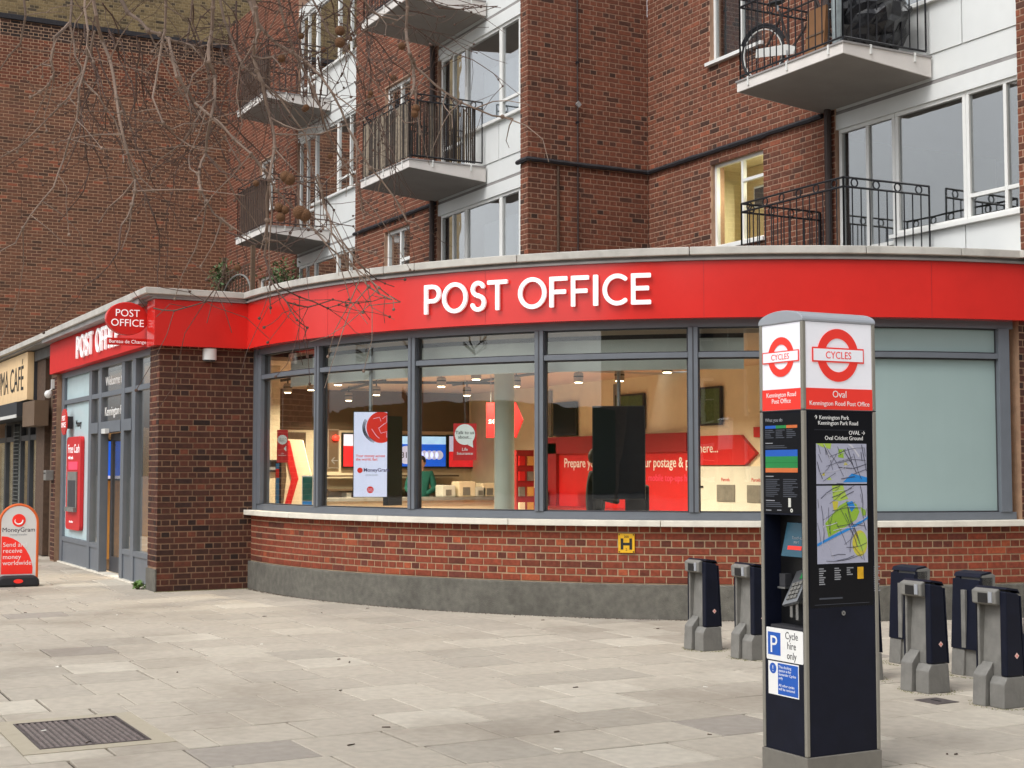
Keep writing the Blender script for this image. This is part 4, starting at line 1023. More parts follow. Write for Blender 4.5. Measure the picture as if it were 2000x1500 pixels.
for zz in (.9, 1.15, 1.4): MB().box(-24.55, -24.2, 9.3, 11.9, zz, zz + .03).build('shelf', 'wall_brown', o)
for k in range(16): MB().box(-24.5, -24.25, 9.35 + k * .16, 9.35 + k * .16 + rr.uniform(.06, .13), .932, .932 + rr.uniform(.08, .19)).build('packet', rr.choice(('board_white', 'wood_warm', 'red_dark', 'cast_grey')), o)

y0, y1 = PX(1006, 950, -20.6)[1], PX(1040, 950, -20.6)[1]
o = thing('leaflet_rack', 'narrow dark red leaflet rack standing beyond the round column', 'rack', (-20.6, (y0 + y1) / 2, .03))
MB().box(-20.7, -20.55, y0, y1, .03, 1.85).build('back', 'red_dark', o)
for k in range(6):
    for j in range(2): MB().box(-20.549, -20.51, y0 + .03 + j * (y1 - y0) * .5, y0 + (y1 - y0) * .42 + j * (y1 - y0) * .5, .35 + k * .25, .50 + k * .25).build('leaflet', rr.choice(('wall_cream', 'cast_grey', 'red_panel', 'wood_warm')), o)
o = thing('parcel_stack', 'stack of brown and white parcels behind the counter', 'parcels', (-24.2, 8.9, 1.43))
for k, (a, b, h) in enumerate(((8.3, 8.8, .2), (8.35, 8.7, .15))): MB().box(-24.5, -24.1, a, b, .03 + k * .201, .03 + k * .201 + .2).build('parcel', 'cardboard' if k else 'wood_warm', o, bevel=.005)
# posters hanging in the window
def hung_poster(px0, px1, py0, py1, dep, ang, label):
    c = PD((px0 + px1) / 2, (py0 + py1) / 2, dep); wd = (px1 - px0) * dep / FPX; ht = (py1 - py0) * dep / FPX
    fr = FR(c, ang); o = thing('poster', label, 'poster', c)
    MB().fbox(fr, -wd / 2, wd / 2, -ht / 2, ht / 2, -.004, 0).build('sheet', 'red_panel', o)
    MB().ring(fr, 0, ht * .2, wd * .44, .001, .001, .003, 28).build('speech_bubble', 'sign_white', o)
    MB().prism(fr, [(wd * .12, -ht * .08), (wd * .36, -ht * .16), (wd * .34, ht * .02)], .001, .003).build('bubble_tail', 'sign_white', o)
    text('lettering', 'Talk to us\nabout...', wd * .2, fr, 0, ht * .21, .004, 'ink_black', o, 'CENTER'); text('lettering', 'Life\nInsurance', wd * .18, fr, 0, -ht * .24, .002, 'sign_white', o, 'CENTER')
    MB().tube([tuple(fr[0] + fr[2] * ht * .5), tuple(fr[0] + fr[2] * (2.6 - c[2]))], .0015, 4).build('cord', 'steel', o)
hung_poster(885, 931, 827, 899, 15.9, 52, 'red poster with a white speech bubble hung in the window beside the round column')
hung_poster(541, 562, 840, 903, 18.6, 66, 'narrow red poster with a white speech bubble beside the cream inner pier')
# bright advertising screen on a pole
def hung_screen(px0, px1, py0, py1, dep, ang, label, lit):
    c = PD((px0 + px1) / 2, (py0 + py1) / 2, dep); wd = (px1 - px0) * dep / FPX / math.cos(R(ang) - YAW) if 0 else (px1 - px0) * dep / FPX; ht = (py1 - py0) * dep / FPX
    fr = FR(c, ang); o = thing('advert_screen', label, 'screen', c)
    MB().fbox(fr, -wd / 2, wd / 2, -ht / 2, ht / 2, -.05, 0).build('case', 'black_plastic', o, bevel=.004)
    b = fr[0] - fr[3] * .03
    MB().tube([tuple(b + fr[2] * ht * .5), tuple(b + fr[2] * (ZC - c[2]))], .022, 10).build('pole', 'steel', o)
    return o, fr, wd, ht
o, fr, wd, ht = hung_screen(690, 757, 804, 971, 16.95, 67, 'glowing white advertising screen with a red globe hung in the window', True)
MB().fbox(fr, -wd / 2 + .008, wd / 2 - .008, -ht / 2 + .008, ht / 2 - .008, .001, .003).build('display', 'screen_white', o)
gu, gv, gr = wd * .30, ht * .315, wd * .42
el = [(min(gu + gr * math.cos(R(a)), wd / 2 - .008), min(gv + gr * 1.08 * math.sin(R(a)), ht / 2 - .008)) for a in range(0, 360, 8)]
MB().prism(fr, el, .0035, .005).build('globe', 'print_red', o)
for pts in ([(.02, .1), (.12, .14), (.1, .06), (.04, .04), (-.03, -.01), (.0, -.07), (.08, -.05), (.1, -.12)], [(-.1, .1), (-.02, .12), (.0, .07)], [(-.12, -.02), (-.06, -.1), (-.02, -.13)]):
    MB().tube([tuple(fr[0] + fr[1] * min(gu + a * .9, wd / 2 - .012) + fr[2] * (gv + b) + fr[3] * .006) for a, b in pts], .0022, 4).build('coastline', 'screen_white', o)
for k in range(3):
    MB().tube([tuple(fr[0] + fr[1] * (gu + (gr + .02 + .012 * k) * math.cos(R(a))) + fr[2] * (gv + (gr + .012 * k) * math.sin(R(a))) + fr[3] * .006) for a in range(150, 262, 14)], [.002, .004, .005, .006, .006, .005, .004, .002][:len(range(150, 262, 14))], 4).build('swoosh', 'print_dark', o)
text('lettering', 'Your money across\nthe world, fast', .043, fr, -wd * .42, -ht * .03, .004, 'print_red', o, bold=.012)
text('lettering', 'MoneyGram', .060, fr, -wd * .20, -ht * .20, .004, 'print_purple', o, bold=.014); text('lettering', 'money transfer', .024, fr, -wd * .14, -ht * .245, .004, 'ink_grey', o)
MB().ring(fr, -wd * .30, -ht * .185, .032, .001, .0035, .005, 20).build('emblem', 'print_red', o)
MB().ring(fr, 0, -ht * .41, .04, .001, .0035, .005, 20).build('roundel', 'print_red', o); text('lettering', 'POST\nOFFICE', .022, fr, 0, -ht * .41, .0055, 'screen_white', o, 'CENTER')
c = PD(766, 900, 17.15); fr2 = FR(c, 112); 
MB().fbox(fr2, -.10, .14, -.53, .53, -.05, .03).build('rear_case', 'black_plastic', o)
o, fr, wd, ht = hung_screen(1157, 1260, 793, 975, 15.75, 54, 'large black switched-off screen hung on a pole behind the window', False)
MB().fbox(fr, -wd / 2 + .012, wd / 2 - .012, -ht / 2 + .012, ht / 2 - .012, .001, .002).build('display', 'navy_black', o)

# red parcel booth and rear wall graphics (face -y)
fr = FR((0, YW - .002, 0), 0)
def rpx(px, py): q = PY(px, py, YW - .05); return q[0], q[2]
def rpanel(name, px0, px1, py0, py1, m, parent, d0=0.0, d1=.03):
    a = rpx(px0, py0); b = rpx(px1, py1); zt = (a[1] + rpx(px1, py0)[1]) / 2 if 0 else a[1]
    return MB().fbox(fr, a[0], b[0], b[1], zt, d0, d1).build(name, m, parent), a[0], b[0], b[1], zt
o = thing('parcel_booth', 'bright red parcel preparation booth with white lettering along the rear wall', 'booth', (-19.5, YW, .03))
x0 = rpx(1062, 900)[0]; x1 = rpx(1348, 900)[0]
MB().fbox(fr, x0, x1, .03, 1.80, .001, .06).build('back_panel', 'red_panel', o)
MB().fbox(fr, x0, x1, 1.80, 2.08, .061, .12).build('canopy', 'red_dark', o)
MB().fbox(fr, x0 - .02, x0 + .55, .03, 1.98, .061, .12).build('side_panel', 'red_dark', o)
MB().fbox(fr, x0 - .3, x0 + .35, .5, 1.22, .2, .7).build('leaflet_bin', 'red_panel', o)
MB().fbox(fr, x0 + .4, x1, .86, .92, .061, .55).build('ledge', 'red_dark', o)
a = rpx(1103, 890); text('lettering', 'Prepare your post', .22, fr, a[0], 1.57, .0625, 'sign_white', o, sx=1.0, bold=.006); a = rpx(1247, 900); text('lettering', 'your postage & pa', .22, fr, a[0], 1.57, .0625, 'sign_white', o, sx=.9, bold=.006)
a = rpx(1240, 900); text('lettering', 'coins, mobile top-ups here', .15, fr, a[0], 1.36, .0625, 'print_pink', o)
o = thing('arrow_board', 'red arrow shaped board pointing along the pale self service wall', 'sign', (-16, YW, 1.6))
a = rpx(1350, 905); b = rpx(1447, 905); c = rpx(1477, 870); zt = 2.02; zb = 1.60
MB().prism(fr, [(a[0], zb), (b[0] + .1, zb), (c[0], (zb + zt) / 2 - .05), (b[0], zt), (a[0], zt)], .001, .06).build('board', 'red_panel', o)
text('lettering', 'here...', .19, fr, rpx(1366, 880)[0], 1.78, .062, 'sign_white', o); MB().fbox(fr, rpx(1470, 900)[0], rpx(1520, 900)[0], 1.98, 2.12, .001, .03).build('next_arrow', 'red_panel', o)
o = thing('service_wall', 'pale self service wall with two square parcel hatches', 'counter', (-15.5, YW, .03))
a = rpx(1326, 950)[0]; b = rpx(1600, 950)[0]
MB().fbox(fr, a, b, .03, 1.58, .001, .05).build('panel', 'board_white', o)
for p0, p1 in ((1401, 1436), (1460, 1495)): MB().fbox(fr, rpx(p0, 950)[0], rpx(p1, 950)[0], 1.08, 1.32, .051, .06).build('hatch', 'cast_grey', o); text('lettering', 'Parcels', .07, fr, rpx(p0 + 8, 935)[0], 1.37, .052, 'red_panel', o)
MB().fbox(fr, rpx(1368, 950)[0], rpx(1374, 950)[0], 1.27, 1.30, .051, .06).build('slot', 'black_plastic', o)
for k, (p0, p1, q0, q1, lb) in enumerate(((1081, 1126, 787, 850, 'dark square screen over the red booth beside the column'), (1202, 1258, 772, 838, 'dark green screen above the red booth near the black advert screen'), (1368, 1409, 757, 830, 'dark green screen above the red arrow board'))):
    a = rpx(p0, q0); b = rpx(p1, q1)
    o = thing('wall_screen', lb, 'screen', (a[0], YW, b[1])); MB().fbox(fr, a[0], b[0], b[1], a[1], .02, .06).build('case', 'black_plastic', o); MB().fbox(fr, a[0] + .03, b[0] - .03, b[1] + .03, a[1] - .03, .061, .063).build('display', 'navy_black' if k == 0 else 'leaf', o); MB().fbox(fr, a[0] + .2, a[0] + .3, b[1] + .2, b[1] + .3, .0, .02).build('bracket', 'steel', o)
for px in (1068, 1196, 1352): 
    a = rpx(px, 800)[0]; MB().fbox(fr, a, a + .12, 2.1, 2.9, .001, .03).build('wall_batten', 'cast_grey', PO)
o = thing('hanging_arrow', 'red hanging arrow sign partly hidden by the round column', 'sign', PD(1008, 820, 19.5))
c = PD(1008, 820, 19.5); f3 = FR(c, 45)
MB().prism(f3, [(-.42, -.24), (0, -.24), (.10, 0), (0, .24), (-.42, .24)], -.02, .02).build('board', 'red_panel', o); text('lettering', 'service', .13, f3, -.02, -.05, .022, 'sign_white', o, 'RIGHT')
for u in (-.36, -.1): MB().tube([tuple(c + np.array(f3[1]) * u + np.array((0, 0, .24))), tuple(c + np.array(f3[1]) * u + np.array((0, 0, ZC - c[2])))], .004, 4).build('wire', 'steel', o)
# cream booth with red chevron by the first window
c = PD(585, 930, 20.2); f4 = FR(c, 62)
o = thing('chevron_booth', 'cream partition with a bent red chevron stripe behind the first window', 'partition', (c[0], c[1], .03))
B = lambda px, py: ((px - 585) * 20.2 / FPX, (930 - py) * 20.2 / FPX)
MB().prism(f4, [B(545, 1070), B(560, 930), B(556, 858), B(590, 860), B(615, 960), B(618, 1070)], -.06, -.002).build('panel', 'wall_cream', o)
MB().prism(f4, [B(552, 858), B(566, 862), B(583, 935), B(565, 1000), B(560, 1070), B(545, 1070), B(553, 1000), B(570, 935)], .0, .03).build('stripe', 'red_panel', o)
c = PD(600, 970, 18.6); f5 = FR(c, 60)
o = thing('leaflet_stand', 'green and white leaflet stand low in the window beside the first mullion', 'leaflet stand', (c[0], c[1], .03))
MB().fbox(f5, -.07, .07, -1.2, .27, -.03, 0).build('back', 'board_white', o); MB().fbox(f5, -.06, .06, -.05, .25, .001, .006).build('leaflet', 'cloth_teal', o); MB().fbox(f5, -.06, .06, -.25, -.06, .001, .006).build('leaflet', 'map_blue', o)
MB().fbox(f5, -.15, .15, -1.2 - (c[2] - 1.2 - .03) + .0, -1.2 - (c[2] - 1.2 - .03) + .03, -.15, .12).build('foot', 'cast_grey', o)
o = thing('banner', 'tall narrow blue and red banner beside the cream inner pier', 'banner', PD(545, 945, 19.4)); c = PD(545, 945, 19.4); f6 = FR(c, 65)
MB().fbox(f6, -.05, .03, -1.2, .3, -.01, 0).build('board', 'black_plastic', o); MB().fbox(f6, -.045, .0, -.3, .27, .001, .003).build('print', 'map_blue', o); MB().fbox(f6, -.045, .0, .08, .2, .0035, .005).build('print', 'red_panel', o)

# people inside
def person(name, label, at, rot, joints, radii, edges, cloth, head, hair, extra=None):
    o = thing(name, label, 'person', at); o.rotation_euler = (0, 0, rot)
    me = bpy.data.meshes.new('body'); me.from_pydata(joints, edges, []); me.materials.append(M[cloth])
    ob = bpy.data.objects.new('body', me); COL.objects.link(ob); ob.parent = o
    ob.modifiers.new('skin', 'SKIN'); sv = me.skin_vertices[0].data if me.skin_vertices else None
    if sv is None:
        bm = bmesh.new(); bm.from_mesh(me); lay = bm.verts.layers.skin.verify()
        for v, r in zip(bm.verts, radii): v[lay].radius = (r, r)
        bm.verts.ensure_lookup_table(); bm.verts[0][lay].use_root = True; bm.to_mesh(me); bm.free()
    else:
        for s, r in zip(sv, radii): s.radius = (r, r)
        sv[0].use_root = True
    s = ob.modifiers.new('sub', 'SUBSURF'); s.levels = 2; s.render_levels = 2
    hx, hy, hz = head
    hd = MB().ball((hx, hy, hz), (.078, .095, .115), 14, 10); hd.tube([(hx, hy, hz - .17), (hx, hy, hz - .08)], [.055, .05], 10); hd.tube([(hx, hy - .09, hz - .005), (hx, hy - .115, hz - .025)], [.012, .016], 6); hd.ball((hx - .08, hy, hz), (.012, .02, .03)); hd.ball((hx + .08, hy, hz), (.012, .02, .03)); hd.tube([(hx - .02, hy - .085, hz - .06), (hx + .02, hy - .085, hz - .06)], .006, 4)
    me2 = hd.mesh('head', 'skin', (0, 0, 0), True); h = bpy.data.objects.new('head', me2); COL.objects.link(h); h.parent = o
    hr = MB().ball((hx, hy + .018, hz + .03), (.092, .10, .11), 14, 10).mesh('hair', hair, (0, 0, 0), True); q = bpy.data.objects.new('hair', hr); COL.objects.link(q); q.parent = o
    return o
# standing / seated skeleton, y- is forward
def pose(seat):
    if seat: J = [(0, 0, .52), (0, -.02, .75), (0, -.03, .98), (0, -.03, 1.10), (-.19, -.03, 1.06), (-.26, -.12, .82), (-.16, -.36, .78), (.19, -.03, 1.06), (.26, -.12, .82), (.16, -.36, .78), (-.1, -.05, .5), (-.13, -.44, .5), (-.13, -.46, .08), (-.13, -.6, .05), (.1, -.05, .5), (.13, -.44, .5), (.13, -.46, .08), (.13, -.6, .05)]
    else: J = [(0, 0, .92), (0, 0, 1.15), (0, 0, 1.36), (0, 0, 1.46), (-.18, 0, 1.42), (-.25, -.06, 1.15), (-.14, -.3, 1.08), (.18, 0, 1.42), (.25, -.06, 1.15), (.14, -.3, 1.08), (-.1, 0, .88), (-.11, 0, .48), (-.11, .02, .09), (-.11, -.12, .05), (.1, 0, .88), (.11, 0, .48), (.11, .02, .09), (.11, -.12, .05)]
    Rr = [.15, .14, .16, .09, .075, .055, .04, .075, .055, .04, .10, .075, .055, .045, .10, .075, .055, .045]
    E = [(0, 1), (1, 2), (2, 3), (2, 4), (4, 5), (5, 6), (2, 7), (7, 8), (8, 9), (0, 10), (10, 11), (11, 12), (12, 13), (0, 14), (14, 15), (15, 16), (16, 17)]
    return J, Rr, E
q = PD(1163, 940, 18.2); J, Rr, E = pose(False)
person('person', 'person in a black coat standing at the red booth seen from behind', (q[0], q[1], .05), R(150), J, Rr, E, 'cloth_black', (0, -.02, 1.62), 'hair_dark')
q = PX(822, 960, -23.6); J, Rr, E = pose(False)
person('person', 'clerk in a teal top standing behind the service counter', (q[0], q[1], .03), R(60), J, Rr, E, 'cloth_teal', (0, -.02, 1.62), 'hair_dark')
q = PD(1275, 960, 18.0); c = thing('booth_chair', 'dark office chair standing in front of the red booth', 'chair', (q[0], q[1], .03))
MB().box(q[0] - .25, q[0] + .25, q[1] - .25, q[1] + .25, .45, .53).build('seat', 'cloth_black', c, bevel=.03); MB().box(q[0] - .24, q[0] + .24, q[1] - .27, q[1] - .2, .6, 1.35).build('backrest', 'cloth_black', c, bevel=.03); MB().tube([(q[0], q[1], .1), (q[0], q[1], .45)], .03, 8).build('stem', 'steel', c)
MB().box(q[0] - .03, q[0] + .03, q[1] - .255, q[1] - .2, .5, .62).build('bracket', 'steel', c)
for k in range(5):
    a = R(72 * k); MB().tube([(q[0], q[1], .1), (q[0] + .3 * math.cos(a), q[1] + .3 * math.sin(a), .06)], [.025, .015], 6).build('leg', 'black_plastic', c)

# ------------------------------------------------------------------ cycle hire terminal
PX0, PX1, PY0, PY1 = -5.97, -5.62, 4.68, 5.16
T = thing('hire_terminal', 'navy and grey cycle hire terminal with map, screen and lit white header', 'hire terminal', (-5.795, 4.92, 0))
MB().box(PX0 - .003, PX1 + .003, PY0 - .003, PY1 + .003, -.01, .122).build('plinth', 'plinth_grey', T, bevel=.004)
cw = .022
for x in (PX0, PX1 - cw):
    for y in (PY0, PY1 - cw):
        MB().box(x, x + cw, y, y + cw, .124, 1.842).build('corner_post', 'post_grey', T, bevel=.005); MB().box(x, x + cw, y, y + cw, 1.848, 2.292).build('corner_post', 'post_grey', T, bevel=.005)
e = .006
MB().box(PX0 + e, PX1 - e, PY0 + .11, PY1 - e, .124, 1.84).box(PX0 + e, PX1 - e, PY0 + e, PY0 + .11, .124, .735).box(PX0 + e, PX1 - e, PY0 + e, PY0 + .11, 1.315, 1.84).box(PX0 + e, PX0 + .03, PY0 + e, PY0 + .11, .735, 1.315).box(PX1 - .03, PX1 - e, PY0 + e, PY0 + .11, .735, 1.315).build('body', 'navy', T)
MB().box(PX0 + e, PX1 - e, PY0 + e, PY1 - e, 1.846, 2.29).build('header', 'lightbox', T)
MB().box(PX0 + .001, PX1 - .001, PY0 + .001, PY1 - .001, 1.8405, 1.8465).build('header_joint', 'ink_black', T)
fr = (Vector((0, PY0 - .006, 0)), Vector((1, 0, 0)), Vector((0, 0, 1)), Vector((0, 1, 0)))
prof = [(PX0 - .002, 2.293), (PX1 + .002, 2.293), (PX1 + .002, 2.303)] + [((PX0 + PX1) / 2 + .177 * math.cos(R(a)), 2.303 + .054 * math.sin(R(a))) for a in range(12, 180, 12)] + [(PX0 - .002, 2.303)]
MB().prism(fr, prof, .004, PY1 - PY0 + .008).build('cap', 'cap_grey', T, bevel=.004)
# map side (faces +x)
fr = FR((PX1 - e, 0, 0), 90); m0, m1 = PY0 + cw, PY1 - cw; mc = (PY0 + PY1) / 2
MB().fbox(fr, m0, m1, 1.848, 1.955, .001, .003).build('red_band', 'sign_red', T)
MB().ring(fr, mc - .008, 2.125, .135, .086, .001, .004, 48).build('roundel_ring', 'sign_red', T)
MB().fbox(fr, mc - .178, mc + .162, 2.087, 2.163, .0045, .006).build('roundel_bar', 'sign_red', T); MB().fbox(fr, mc - .170, mc + .154, 2.095, 2.155, .0065, .0075).build('roundel_bar_face', 'lightbox', T)
text('lettering', 'CYCLES', .052, fr, mc - .008, 2.107, .008, 'sign_red', T, 'CENTER', ext=.0006, sx=.95)
text('lettering', 'Oval', .050, fr, mc, 1.910, .0035, 'sign_white', T, 'CENTER', ext=.0006); text('lettering', 'Kennington Road Post Office', .0335, fr, mc, 1.868, .0035, 'sign_white', T, 'CENTER', ext=.0006)
MB().fbox(fr, m0 + .01, m1 - .01, .855, 1.832, .0005, .002).build('map_panel', 'navy_black', T, bevel=.001)
text('lettering', '↑ Kennington Park\n   Kennington Park Road', .029, fr, m0 + .05, 1.798, .0025, 'sign_white', T, ext=.0005)
text('lettering', 'OVAL →\nOval Cricket Ground  ', .029, fr, m1 - .05, 1.722, .0025, 'sign_white', T, 'RIGHT', ext=.0005)
MB().fbox(fr, m0 + .05, m1 - .05, 1.744, 1.7455, .0022, .0028).build('rule', 'ink_dim', T)
ma0, ma1 = m0 + .06, m1 - .045
rr = random.Random(3)
for zb, zt, seed in ((1.472, 1.676, 5), (1.072, 1.463, 6)):
    mp = MB().fbox(fr, ma0, ma1, zb, zt, .0022, .003).build('map', 'map_base', T)
    W_, H_ = ma1 - ma0, zt - zb; cl = lambda u, v: (min(max(u, 0), 1) * W_ + ma0, min(max(v, 0), 1) * H_ + zb)
    def poly(pts, m, d): MB().prism(fr, [cl(*p) for p in pts], d, d + .0004).build('map_area', m, mp)
    if seed == 6:
        poly([(.30, 1), (.52, 1), (.58, .88), (.62, .83), (.45, .80), (.32, .82)], 'map_lime', .0031)
        poly([(.16, .52), (.34, .66), (.44, .74), (.60, .80), (.78, .76), (.84, .66), (.78, .56), (.55, .46), (.22, .34)], 'map_green', .0031)
        poly([(.58, .78), (.70, .80), (.76, .72), (.68, .66)], 'map_blue', .0036); poly([(.30, .80), (.42, .80), (.40, .70), (.33, .68)], 'map_yellow', .0036)
        poly([(0, .26), (.3, .36), (.7, .48), (1, .60), (1, .565), (.7, .445), (.3, .325), (0, .225)], 'map_blue', .0041)
        poly([(.84 + .15 * math.cos(R(a)), .25 + .17 * math.sin(R(a))) for a in range(0, 360, 20)], 'map_yellow', .0031); poly([(.88 + .1 * math.cos(R(a)), .27 + .12 * math.sin(R(a))) for a in range(0, 360, 20)], 'map_lime', .0036)
        poly([(.86, .72), (.96, .68), (.97, .62), (.90, .60)], 'map_green', .0036)
    else:
        poly([(0, 1), (.3, 1), (.28, .86), (.1, .92)], 'map_lime', .0031); poly([(.44, .86), (.56, .86), (.54, .64), (.43, .66)], 'map_green', .0031)
        poly([(.52, .04), (.70, .26), (1, .16), (1, .04)], 'map_blue', .0031); poly([(.56, .55), (.62, .48), (.54, .46)], 'map_yellow', .0036)
        poly([(.62, 1), (.70, .98), (.86, .7), (.84, .66), (.74, .85)], 'map_pale', .0036)
        poly([(.2, .1), (.26, .18), (.3, .1)], 'map_lime', .0031); poly([(.1, .22), (.16, .28), (.16, .2)], 'map_yellow', .0031)
    # streets: wandering lines
    for k in range(40):
        u, v = rr.random(), rr.random(); a = rr.choice((.25, 1.75, .3, 1.9)) * 1 + rr.uniform(-.3, .3); P = [(u, v)]
        for s in range(rr.randint(2, 5)):
            a += rr.uniform(-.25, .25); u += .14 * math.cos(a); v += .14 * math.sin(a) * W_ / H_
            if not (0 < u < 1 and 0 < v < 1): break
            P.append((u, v))
        if len(P) < 2: continue
        wl = rr.choice((.0009, .0012, .0017)); mb = MB()
        for p_, q_ in zip(P[:-1], P[1:]):
            a_, b_ = Vector(cl(*p_)), Vector(cl(*q_)); n_ = Vector((-(b_ - a_).y, (b_ - a_).x)).normalized() * wl / 1.0
            mb.prism(fr, [tuple(a_ - n_), tuple(b_ - n_), tuple(b_ + n_), tuple(a_ + n_)], .0046, .0049 + k * 1e-5)
        mb.build('street', 'map_road' if k % 6 else 'map_pale', mp)
lg = MB()
for cxx, n in ((.0, 8), (.10, 6), (.18, 4), (.36, 12)):
    for i in range(n): lg.fbox(fr, ma0 + .01 + cxx, ma0 + .01 + cxx + rr.uniform(.02, .045), 1.045 - i * .011, 1.0505 - i * .011, .0022, .0028)
lg.build('map_key', 'ink_grey', T, kind='stuff')
lg = MB().fbox(fr, ma0 + .26, ma0 + .30, .99, 1.05, .0022, .0028).build('map_key', 'sign_yellow', T)
MB().fbox(fr, ma0 + .01, ma0 + .16, .895, .903, .0022, .0028).build('small_print', 'ink_dim', T)
MB().fbox(fr, m0 + .04, m1 - .04, .868, .870, .0022, .003).build('panel_line', 'ink_dim', T)
MB().ring(fr, mc + .005, .822, .012, .004, .0005, .006, 20).build('lock', 'steel', T); 
# terminal side (faces -y)
fr = FR((0, PY0 + e, 0), 0); m0, m1 = PX0 + cw, PX1 - cw; mc = (PX0 + PX1) / 2
MB().fbox(fr, m0, m1, 1.848, 1.955, .001, .003).build('red_band', 'sign_red', T)
MB().ring(fr, mc, 2.12, .102, .064, .001, .004, 40).build('roundel_ring', 'sign_red', T)
MB().fbox(fr, mc - .145, mc + .145, 2.09, 2.15, .0045, .006).build('roundel_bar', 'sign_red', T); MB().fbox(fr, mc - .139, mc + .139, 2.096, 2.144, .0065, .0075).build('roundel_bar_face', 'lightbox', T)
text('lettering', 'CYCLES', .042, fr, mc, 2.106, .008, 'sign_red', T, 'CENTER', ext=.0006); text('lettering', 'Kennington Road\nPost Office', .034, fr, mc, 1.915, .0035, 'sign_white', T, 'CENTER', ext=.0006)
MB().fbox(fr, m0 + .004, m1 - .004, 1.325, 1.832, .0005, .002).build('info_panel', 'navy_black', T)
text('lettering', 'What you do', .026, fr, m0 + .02, 1.79, .0024, 'ink_grey', T, ext=.0004)
q3 = (m1 - m0 - .05) / 3
for k, mm in enumerate(('sign_blue', 'band_green', 'band_orange')): MB().fbox(fr, m0 + .02 + k * q3, m0 + .02 + (k + 1) * q3, 1.755, 1.770, .0022, .0028).build('colour_tab', mm, T)
def lines(u0, u1, z, n, m='ink_dim', h=.0045, dz=.0095):
    mb = MB(); 
    for i in range(n): mb.fbox(fr, u0, u0 + (u1 - u0) * rr.uniform(.55, 1), z - i * dz - h, z - i * dz, .0022, .0028)
    mb.build('small_print', m, T, kind='stuff')
for k in range(3): lines(m0 + .02 + k * q3, m0 + .01 + (k + 1) * q3, 1.748, 5)
lines(m0 + .02, m0 + .08, 1.682, 1, 'ink_grey'); lines(m0 + .02, m1 - .03, 1.668, 2)
for k, (mm, z1, z0) in enumerate((('sign_blue', 1.645, 1.612), ('band_green', 1.612, 1.58), ('band_green', 1.579, 1.552), ('band_orange', 1.552, 1.53))): MB().fbox(fr, m0 + .02, m1 - .03, z0, z1, .0022, .0028).build('price_band', mm, T)
lines(m0 + .02, m0 + .12, 1.512, 1, 'ink_grey')
for k in range(2): lines(m0 + .02 + k * .14, m0 + .14 + k * .14, 1.496, 10)
lines(m0 + .02, m0 + .14, 1.388, 1, 'ink_grey'); lines(m0 + .02, m0 + .17, 1.377, 3); MB().fbox(fr, m0 + .20, m0 + .22, 1.355, 1.40, .0022, .0028).build('key_picture', 'board_white', T)
lines(m0 + .02, m0 + .08, 1.338, 1, 'ink_grey'); lines(m0 + .11, m0 + .15, 1.340, 1, 'ink_grey'); MB().ring(fr, m0 + .225, 1.338, .010, .004, .0022, .003, 16).build('small_logo', 'board_white', T)
# recessed machine
MB().box(PX0 + .032, PX1 - .032, PY0 + .105, PY0 + .1095, .737, 1.313).build('recess_back', 'black_plastic', T)
fs = (Vector((mc + .03, PY0 + .07, 1.19)), Vector((1, 0, 0)), Vector((0, .25, 1)).normalized(), Vector((0, -1, .25)).normalized())
sc = MB().fbox(fs, -.10, .10, -.09, .085, -.01, .0).build('touch_screen', 'screen_teal', T)
text('lettering', 'Touch to\nstart', .022, fs, 0, 0, .001, 'ink_grey', sc, 'CENTER', ext=.0003); MB().fbox(fs, -.06, .05, -.055, -.035, .0005, .0015).build('button', 'sign_red', sc)
fk = (Vector((mc + .055, PY0 + .05, .965)), Vector((.97, 0, .24)).normalized(), Vector((-.1, .55, .8)).normalized(), Vector((0, -.85, .5)).normalized())
kp = MB().fbox(fk, -.06, .06, -.11, .09, -.02, 0).build('keypad', 'steel', T)
for i in range(4):
    for j in range(3): MB().fbox(fk, -.04 + j * .028, -.018 + j * .028, -.085 + i * .026, -.066 + i * .026, .0005, .005).build('key', 'cast_grey', kp)
MB().fbox(fk, .0, .045, .03, .075, .0005, .003).build('display', 'band_green', kp)
MB().box(mc + .03, mc + .05, PY0 + .02, PY0 + .06, .80, .875).box(mc + .075, mc + .095, PY0 + .02, PY0 + .06, .79, .87).box(mc + .03, mc + .095, PY0 + .06, PY0 + .10, .84, .88).build('card_slot', 'steel', T)
MB().box(mc - .10, mc - .055, PY0 + .06, PY0 + .104, .945, 1.01).build('receipt_slot', 'frame_dark', T); MB().box(mc - .105, mc - .045, PY0 + .05, PY0 + .104, .935, .944).build('receipt_lip', 'steel', T)
MB().box(PX0 + .05, PX1 - .03, PY0 + .02, PY0 + .10, .738, .752).build('tray', 'frame_dark', T)
# stickers
MB().prism(fr, rrect(m0 + .012, m1 - .005, .575, .738, .008), .0005, .002).build('parking_plate', 'sign_white', T)
MB().fbox(fr, m0 + .025, m0 + .125, .600, .715, .0022, .003).build('parking_symbol', 'sign_blue', T); text('lettering', 'P', .125, fr, m0 + .038, .612, .0032, 'sign_white', T, ext=.0004)
text('lettering', 'Cycle\nhire\nonly', .052, fr, m0 + .212, .690, .0024, 'ink_black', T, 'CENTER', ext=.0004, sx=.85)
MB().fbox(fr, m0 + .025, m0 + .265, .40, .568, .0005, .0018).build('notice', 'sign_white', T); MB().fbox(fr, m0 + .102, m0 + .260, .406, .562, .002, .0026).build('notice_face', 'sign_blue', T)
MB().ring(fr, m0 + .063, .532, .027, .001, .002, .0028, 20).build('notice_mark', 'sign_blue', T); text('lettering', '!', .045, fr, m0 + .063, .516, .003, 'sign_white', T, 'CENTER', ext=.0003)
